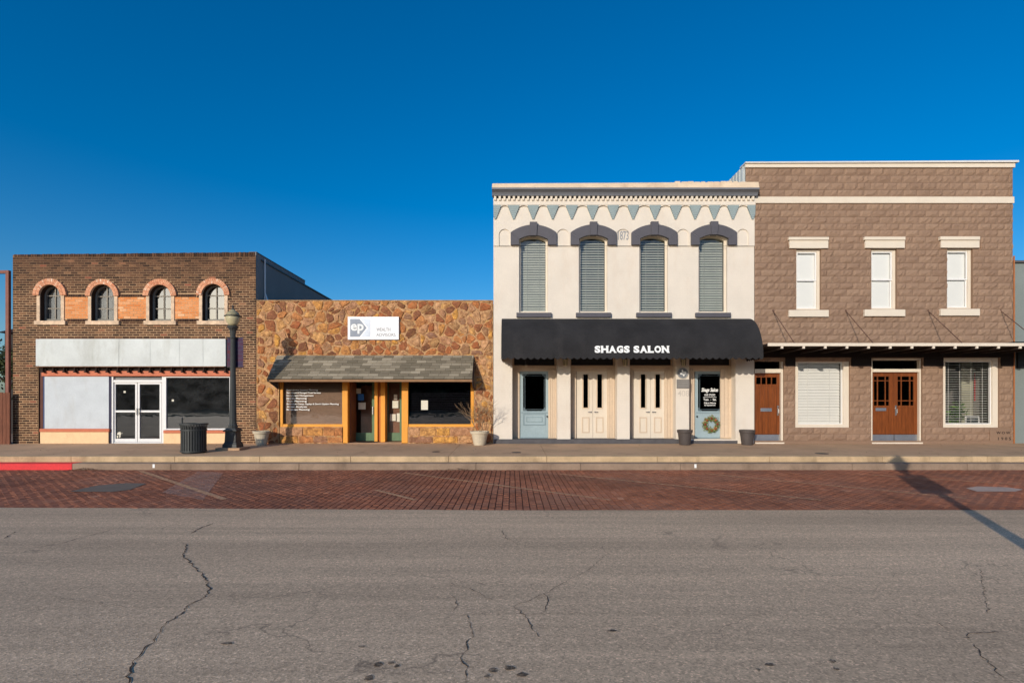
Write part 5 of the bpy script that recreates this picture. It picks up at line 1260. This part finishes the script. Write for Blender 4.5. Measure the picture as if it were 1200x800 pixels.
# flat canopy on rods
CY = -1.4; cz1, cz0 = Z(401.8, CY), Z(405.4, CY); cx0, cx1 = 7.24, X(1215, CY) + 3
mb = MB(); mb.box(cx0, cx1, CY + .04, -.005, cz1 - .05, cz1 - .01); cn = mb.build('canopy', mat('canopy_roof_brown', S(52,38,30), .8), br, 'flat canopy with cream edge hung on rods')
mb = MB(); mb.box(cx0, cx1, CY, CY + .038, cz0, cz1); mb.build('canopy_edge', M['cream2'], cn, bevel=.005)
x = X(914.7, CY) - .61; first_ = None
while x < X(1230, CY):
    if x > cx0 + .1:
        mb = MB(); mb.idx([(x, CY-.0, cz0-.005), (x+.07, CY, cz0-.005), (x+.07, CY+.03, cz0-.085), (x, CY+.03, cz0-.085), (x, -.02, cz0-.005), (x+.07, -.02, cz0-.005), (x+.07, -.02, cz0-.10), (x, -.02, cz0-.10)], [(0,3,2,1), (0,1,5,4), (3,7,6,2), (0,4,7,3), (1,2,6,5)])
        mb2 = MB(); mb2.box(x+.004, x+.066, CY-.02, CY+.14, cz0-.070, cz0-.006)
        if first_ is None:
            first_ = (mb.build('rafter', M['soot'], cn, origin=(x, 0, cz0)), mb2.build('rafter_tail', M['cream2'], cn, origin=(x, 0, cz0))); fx = x
        else:
            for o in first_: c = o.copy(); COL.objects.link(c); c.location.x += x - fx
    x += .612
for px in (905.5, 990.6, 1087, 1172):
    x = X(px); mb = MB(); mb.cyl((x, -.01, Z(364)), (x, CY + .08, cz1 - .01), .011, n=6); mb.cyl((x, -.03, Z(364)), (x, .0, Z(364)), .03, n=8); mb.build('hanger_rod', mat('rusty_rod', S(96,70,58), .6), cn)
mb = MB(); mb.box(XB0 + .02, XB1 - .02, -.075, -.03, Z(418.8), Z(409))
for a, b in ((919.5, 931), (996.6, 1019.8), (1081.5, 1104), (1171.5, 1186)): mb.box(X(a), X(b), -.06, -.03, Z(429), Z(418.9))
mb.build('painted_shade_board', mat('painted_canopy_shade', S(30, 20, 16), .8, .2, 4), br)  # added boards: deep shade under the canopy put into a near-black colour
mb = MB(); mb.cyl((XB1 + .03, -.02, FZ), (XB1 + .03, -.02, Z(300)), .022, n=8); mb.build('corner_pipe', mat('orange_brown_pipe', S(170,104,56), .6), br)
shell(br, 7.2, XB1 - .01, Z(200), depth=14, floors=(Z(390),), yfront=.31, ztop=Z(192.2), m='side_stucco')
mb = MB(); mb.box(7.175, 7.195, .012, 14, Z(230), Z(192.6)); mb.build('white_side_cladding', M['white_metal'], br)
k_ = 0
mb = MB(); y = .1
while y < 13.8: mb.box(7.160, 7.176, y, y + .06, Z(229), Z(193)); y += .25
mb.build('cladding_ribs', M['white_metal'], br, kind='stuff')
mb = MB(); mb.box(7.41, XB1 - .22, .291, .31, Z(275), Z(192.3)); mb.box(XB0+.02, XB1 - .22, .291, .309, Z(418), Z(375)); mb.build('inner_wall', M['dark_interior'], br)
# inside the right window
mb = MB(); mb.prism(P2([(1131.5,496.5),(1148.5,496.5),(1147.5,487),(1130.8,487)], .28), .28, .30)
ws = thing('window_sign', 'small framed dark sign standing inside the right window with open blinds', 'sign', (X(1140, .28), .28, Z(497, .28)))
mb.build('sign_frame', M['alu'], ws); mb = MB(); mb.bx(1133, 1146.2, 488.5, 495.5, .272, .279); mb.build('sign_face', mat('sign_dark', S(60,70,70), .5), ws)
text('OPEN', X(1135.5,.27), X(1144,.27), Z(493,.27), Z(490.6,.27), .268, 'greyletter', ws, 'sign_lettering')
def leafclump(mb, c, rad, n, size, flat=1.0):
    for k in range(n):
        p = Vector((random.gauss(0,1), random.gauss(0,1)*flat, random.gauss(0,1))); p = c + Vector((p.x*rad[0], p.y*rad[1], p.z*rad[2]))
        a = Vector((random.gauss(0,1), random.gauss(0,1), random.gauss(0,1))).normalized(); b = a.orthogonal().normalized(); s_ = size*random.uniform(.5, 1.3)
        mb.tone = random.random(); mb.face([p + a*s_, p + b*s_*.45, p - a*s_, p - b*s_*.45])
random.seed(55); ip = thing('indoor_plant', 'leafy green plant seen through the open blinds of the right window', 'plant', (X(1118,.8), .8, FZ+.3))
mb = MB(); leafclump(mb, Vector((X(1118,.8), .75, Z(484,.8))), (.16, .12, .16), 260, .08); mb.build('leaves', tonemat('house_plant', [(0, S(46,84,30)), (1, S(110,150,60))]), ip, kind='stuff')
mb = MB(); mb.lathe(X(1118,.8), .78, [(FZ+.2, .12), (FZ+.55, .16)], 16); mb.build('pot', M['pot_stone'], ip)
mb = MB(); mb.bx(1127, 1165, 425, 498, 1.2, 1.25); pn = mb.build('interior_screen_panel', mat('olive_panel', S(186,184,160), .8), br)
mb = MB(); mb.bx(1142, 1144.5, 437, 470, 1.1, 1.12); one(mb, 'red_banner', mat('red_cloth', S(200,60,60), .8), 'narrow red strip hanging inside the right window', 'banner', (X(1143,1.1), 1.1, Z(437,1.1)))

# =============== far right and far left ===============
nb = thing('grey_green_building', 'plain grey green building at the right edge of the photo', 'building', (X(1230), .1, FZ))
mb = MB(); mb.box(X(1188.5), X(1400), .12, 12, FZ - .05, Z(307)); mb.build('wall', M['neigh'], nb)
mb = MB(); mb.box(X(1188), X(1401), .05, 12.1, Z(307), Z(304.5)); mb.build('roof_edge', mat('dark_roof_edge', S(96,92,90), .5), nb)
mb = MB(); mb.box(X(1178, -1)+.4, X(1400), -.9, .12, Z(409), Z(404)); mb.box(X(1195), X(1400), .05, .12, Z(431), Z(409)); mb.build('canopy', M['black'], nb)
fc = thing('wooden_fence', 'weathered brown board fence left of the brick shop building', 'fence', (X(-40), -.2, FZ))
x = X(-190); rr = random.Random(14)
while x < X(16.5):
    mb = MB(); h = Z(459.5) + rr.uniform(-.02, .02); mb.box(x + .004, min(x + .105, X(18.5, -.2)), -.2 + rr.uniform(-.006, .006), -.175, FZ - .02, h); mb.build('board', M['wood'], fc); x += .112
mb = MB(); mb.box(X(-190), X(17), -.174, -.135, FZ + .25, FZ + .34); mb.box(X(-190), X(17), -.174, -.135, FZ + 1.15, FZ + 1.24); mb.build('rail', M['wood'], fc)
pf = thing('pipe_frame', 'rust brown square pipe post and crossbar beside the brick shop corner', 'frame', (X(12), -.05, FZ))
mb = MB(); mb.box(X(9.8), X(13.4), -.1, -.01, FZ, Z(317.5)); mb.build('post', M['pipe'], pf)
mb = MB(); mb.box(X(-60), X(9.7), -.1, -.01, Z(321), Z(317.6)); mb.build('crossbar', M['pipe'], pf)
mb = MB(); mb.box(X(-63.4), X(-60.1), -.1, -.01, FZ, Z(317.6)); mb.build('post', M['pipe'], pf)
# dark tree and shed beyond the fence
random.seed(91); tr = thing('evergreen_tree', 'dark leafy tree behind the fence at the left edge of the photo', 'tree', (-20.6, 6.5, 0))
mb = MB(); mb.cyl((-20.6, 6.5, -.1), (-20.5, 6.5, 1.6), .22, .16, 10)
limbs = []
for k in range(9):
    a = k*.7; e = Vector((-20.5 + 1.6*math.cos(a), 6.5 + 1.4*math.sin(a), 2.7 + .5*random.random())); mb.cyl((-20.5, 6.5, 1.3 + .05*k), e, .08, .02, 6); limbs.append(e)
mb.build('trunk', mat('bark', S(84,70,58), .9, .2, 6), tr)
mb = MB()
for k in range(60):
    e = random.choice(limbs); c = e + Vector((random.gauss(0,.7), random.gauss(0,.6), random.gauss(-.1,.45))); c.z = min(c.z, 4.6)
    leafclump(mb, c, (.28, .28, .2), 110, .075)
mb.build('crown', tonemat('evergreen_leaves', [(0, S(36,44,26)), (1, S(84,92,52))]), tr, kind='stuff')
sh = thing('dark_shed', 'dark shed behind the fence at the left edge of the photo', 'shed', (-19, 9, 0))
mb = MB(); mb.box(-24, -17.6, 9, 13, 0, Z(390, 9)); mb.build('wall', mat('shed_dark', S(58,54,52), .9, .15, 1, sc=(4,1,.3)), sh)
mb = MB(); mb.idx([(-24.2, 8.8, Z(390, 9)), (-17.4, 8.8, Z(390, 9)), (-17.4, 13.2, Z(390, 9)), (-24.2, 13.2, Z(390, 9)), (-24.2, 11, Z(372, 9)), (-17.4, 11, Z(372, 9))], [(0,1,5,4), (2,3,4,5), (1,2,5), (3,0,4), (3,2,1,0)]); mb.build('roof', M['soot'], sh)

# =============== street furniture ===============
def lamp(loc, label, H=3.98, ban=True, banw=(-.20, .26), rot=0.0, grp='globe street lamps'):
    x, y, z = loc; t = thing('street_lamp', label, 'street lamp', loc, grp)
    mb = MB(); mb.box(x-.33, x+.33, y-.30, y+.30, z-.02, z+.06); mb.build('concrete_pad', M['concrete'], t, bevel=.01)
    mb = MB()
    def sq(z0, a, z1, b): mb.idx([(x-a,y-a,z0),(x+a,y-a,z0),(x+a,y+a,z0),(x-a,y+a,z0),(x-b,y-b,z1),(x+b,y-b,z1),(x+b,y+b,z1),(x-b,y+b,z1)], [(0,1,5,4),(1,2,6,5),(2,3,7,6),(3,0,4,7),(4,5,6,7),(3,2,1,0)])
    sq(z+.06, .20, z+.16, .19); sq(z+.16, .18, z+.21, .16); sq(z+.21, .155, z+.50, .145); sq(z+.50, .18, z+.54, .19); sq(z+.54, .175, z+.60, .12)
    mb.build('pedestal', M['lampmetal'], t, bevel=.008)
    mb = MB()
    for s_ in (-1, 1): mb.box(x-.10, x+.10, y+s_*.15-.006, y+s_*.15+.006, z+.26, z+.45); mb.box(x+s_*.15-.006, x+s_*.15+.006, y-.10, y+.10, z+.26, z+.45)
    mb.build('pedestal_panel', M['lampmetal'], t, bevel=.004)
    mb = MB(); mb.lathe(x, y, [(z+.60, .115), (z+.66, .12), (z+.70, .095), (z+.78, .088), (z+2.2, .070), (z+3.05, .060), (z+3.09, .08), (z+3.13, .065), (z+3.28, .08), (z+3.36, .125)], 24, .06, 10); mb.build('pole', M['lampmetal'], t, smooth=False)
    mb = MB(); mb.lathe(x, y, [(z+3.36, .14), (z+3.40, .15), (z+3.42, .10)], 24); mb.build('globe_fitter', M['lampmetal'], t)
    gz = z+3.42
    mb = MB(); mb.lathe(x, y, [(gz, .095), (gz+.05, .135), (gz+.13, .175), (gz+.21, .195), (gz+.25, .198)], 28); mb.build('globe', M['globe'], t, smooth=True)
    mb = MB(); mb.lathe(x, y, [(gz+.25, .20), (gz+.255, .225), (gz+.275, .225), (gz+.28, .19)], 28); mb.build('rim', M['lampmetal'], t)
    mb = MB(); mb.lathe(x, y, [(gz+.28, .185), (gz+.33, .165), (gz+.38, .125), (gz+.42, .07), (gz+.45, .05)], 28); mb.build('lamp_cap', mat('lamp_cap_olive', S(156,148,116), .5), t, smooth=True)
    mb = MB(); mb.lathe(x, y, [(gz+.45, .05), (gz+.47, .03), (gz+.50, .018), (gz+.53, .034), (gz+.56, .012), (gz+.59, .004)], 12); mb.build('finial', M['lampmetal'], t)
    if ban:
        bt, bb = z+3.10, z+2.28
        mb = MB(); mb.cyl((x + banw[0] - .02, y+.07, bt), (x + banw[1], y+.07, bt), .013, n=8); mb.cyl((x + banw[0], y+.07, bb), (x + banw[1], y+.07, bb), .013, n=8); mb.build('banner_arm', M['lampmetal'], t)
        mb = MB(); nx = 10
        f = lambda u: (x + banw[0] + (banw[1]-banw[0])*u, y + .07 + .018*math.sin(u*5))
        for k in range(nx):
            (xa, ya), (xb, yb_) = f(k/nx), f((k+1)/nx); e = .0 
            mb.face([(xa, ya, bb - .0), (xb, yb_, bb - .0), (xb, yb_, bt), (xa, ya, bt)])
        mb.build('banner', M['banner'], t, 'faded purple and blue patterned banner')
    return t
M['lampmetal'] = mat('dark_green_grey_lamp_metal', S(66, 68, 66), .5, .12, 5, .1, 30)
m, t_, b_, pos_ = base('faded_patterned_banner', .8, .2)
br_ = nd(t_, 'ShaderNodeTexBrick'); br_.inputs['Scale'].default_value = 1; br_.inputs['Brick Width'].default_value = .2; br_.inputs['Row Height'].default_value = .11; br_.inputs['Mortar Size'].default_value = .006
br_.inputs['Color1'].default_value = S(104, 58, 66); br_.inputs['Color2'].default_value = S(68, 58, 84); br_.inputs['Mortar'].default_value = S(80, 80, 98)
sx = nd(t_, 'ShaderNodeSeparateXYZ'); t_.links.new(pos_, sx.inputs[0]); cx = nd(t_, 'ShaderNodeCombineXYZ'); t_.links.new(sx.outputs[0], cx.inputs[0]); t_.links.new(sx.outputs[2], cx.inputs[1]); t_.links.new(cx.outputs[0], br_.inputs['Vector']); t_.links.new(br_.outputs['Color'], b_.inputs['Base Color'])
M['banner'] = m
LZ = .29 + 1.4 * .02
lamp((X(273, -1.7), -1.7, .322), 'dark globe street lamp with a purple banner before the brick shop building')
lamp((4.18, -13.86, 0.012), 'globe street lamp beside the camera, its shadow falling across the road', ban=True, banw=(-.28, .32), grp='globe street lamps')
# litter bin
bxx, byy, bz = X(227, -2.55), -2.55, .306
lb = thing('litter_bin', 'dark slatted steel litter bin on the sidewalk before the brick shop window', 'litter bin', (bxx, byy, bz))
H = .76; mb = MB(); mb.lathe(bxx, byy, [(bz, .275), (bz+.70, .275)], 28); mb.build('liner', M['black'], lb)
proto = None
for k in range(30):
    t = 2*math.pi*k/30
    if proto is None:
        mb = MB(); P = [(.285, .03), (.285, .66), (.325, .76)]
        mb.idx([(.285,-.020,.03),(.285,.020,.03),(.297,.020,.03),(.297,-.020,.03),(.285,-.020,.62),(.285,.020,.62),(.297,.020,.62),(.297,-.020,.62),(.318,-.021,H),(.318,.021,H),(.330,.021,H),(.330,-.021,H)],
               [(0,1,2,3),(2,1,5,6),(3,2,6,7),(0,3,7,4),(1,0,4,5),(6,5,9,10),(7,6,10,11),(4,7,11,8),(5,4,8,9),(8,11,10,9)])
        mb.v = [(a+bxx, b+byy, c+bz) for a, b, c in mb.v]; proto = mb.build('slat', M['lampmetal'], lb, origin=(bxx, byy, bz)); o = proto
    else: o = proto.copy(); COL.objects.link(o)
    o.rotation_euler.z = t
for z_, r_ in ((.05, .30), (.60, .302), (.755, .328)):
    mb = MB(); n = 32; mb.idx([(bxx + rr_*math.cos(2*math.pi*i/n), byy + rr_*math.sin(2*math.pi*i/n), bz + zz) for rr_, zz in ((r_, z_-.018), (r_+.012, z_-.018), (r_+.012, z_+.018), (r_, z_+.018)) for i in range(n)],
        [(q_*n+i, q_*n+(i+1)%n, ((q_+1)%4)*n+(i+1)%n, ((q_+1)%4)*n+i) for q_ in range(4) for i in range(n)]); mb.build('ring', M['lampmetal'], lb)
mb = MB(); mb.cyl((bxx-.30, byy, bz+.76), (bxx-.30, byy, bz+.88), .02, .02, 8); mb.cyl((bxx-.30, byy, bz+.88), (bxx-.30, byy, bz+.93), .035, .01, 8); mb.build('post_knob', M['lampmetal'], lb)
# concrete planters with bare shrubs
def planter(px, y, prad, h, lab, sd, spread, height, nst, lean=0):
    x = X(px, y); z = .294 + (y + 3.1)*.066/3.5 + .002
    t = thing('planter', lab, 'planter', (x, y, z), 'pale concrete planters with bare shrubs')
    mb = MB(); mb.lathe(x, y, [(z, prad*.62), (z+.03, prad*.66), (z+h*.80, prad*.90), (z+h*.82, prad*1.02), (z+h, prad*1.08), (z+h+.002, prad*.95), (z+h-.05, prad*.9)], 28); mb.build('pot', M['pot_stone'], t, smooth=False)
    mb = MB(); mb.cyl((x, y, z+h-.07), (x, y, z+h-.04), prad*.89, n=20); mb.build('soil', M['soil'], t)
    rr = random.Random(sd); mb = MB()
    def grow(p, d, l, r, dep):
        e = p + d*l; mb.cyl(p, e, r, r*.7, 5, False)
        if dep <= 0: return
        for _ in range(rr.choice((2, 2, 3))):
            nd_ = (d + Vector((rr.gauss(0, .42), rr.gauss(0, .30), rr.gauss(.02, .28)))).normalized(); grow(p + d*l*rr.uniform(.6, 1), nd_, l*rr.uniform(.6, .85), r*.66, dep-1)
    for k in range(nst):
        a = rr.uniform(0, 6.28); d = Vector((math.cos(a)*spread + lean, math.sin(a)*spread*.5, 1)).normalized(); grow(Vector((x + .05*math.cos(a), y + .05*math.sin(a), z+h-.05)), d, height*rr.uniform(.25, .4), .009, 4)
    mb.build('bare_shrub', M['twig'], t)
planter(306.5, -.42, .235, .42, 'pale concrete planter with a few bare stems beside the lamp post', 5, .55, .62, 4)
planter(562, -.50, .27, .42, 'pale concrete planter with tall bare twigs beside the cream pier', 9, .35, 1.15, 7, -.18)
def darkpot(px, lab):
    y = -.38; x = X(px, y); z = .294 + (y + 3.1)*.066/3.5 + .002; t = thing('dark_pot', lab, 'flower pot', (x, y, z), 'empty dark pots by the salon door')
    mb = MB(); mb.lathe(x, y, [(z, .155), (z+.01, .16), (z+.36, .205), (z+.37, .225), (z+.45, .232), (z+.452, .205), (z+.40, .20)], 28); mb.build('pot', M['pot_dark'], t)
    mb = MB(); mb.cyl((x, y, z+.37), (x, y, z+.40), .199, n=20); mb.build('soil', M['soil'], t)
darkpot(802.5, 'dark brown pot under the number 408, left of the wreath door'); darkpot(875.5, 'dark brown pot beside the red wooden door, right of the wreath door')

# small litter and grit scattered over the sidewalk and kerb step
random.seed(123); mb = MB()
for k in range(420):
    x = random.uniform(-15, 15); y = -3.05 + abs(random.gauss(0, 1)) * 1.0 if random.random() < .45 else random.uniform(-.25, -.03) - (.0 if random.random() < .8 else .3)
    if random.random() < .3: x = random.gauss(random.choice([X(104, -.3), X(120, -2.9), X(470, -.2), X(560, -.3), X(700, -.2)]), .12)
    y = max(-3.05, min(-.08, y)); z = .294 + (y + 3.1)*.066/3.5 + .002; a = random.uniform(0, 6.28); s_ = random.uniform(.006, .02); mb.tone = random.random()
    mb.face([(x + s_*math.cos(a), y + s_*math.sin(a), z), (x - s_*math.sin(a)*.6, y + s_*math.cos(a)*.6, z + random.uniform(.002, .012)), (x - s_*math.cos(a), y - s_*math.sin(a), z)])
mb.build('sidewalk_litter', tonemat('grit_and_leaves', [(0, S(60, 46, 36)), (.8, S(130, 98, 70)), (1, S(190, 180, 160))]), kind='stuff')
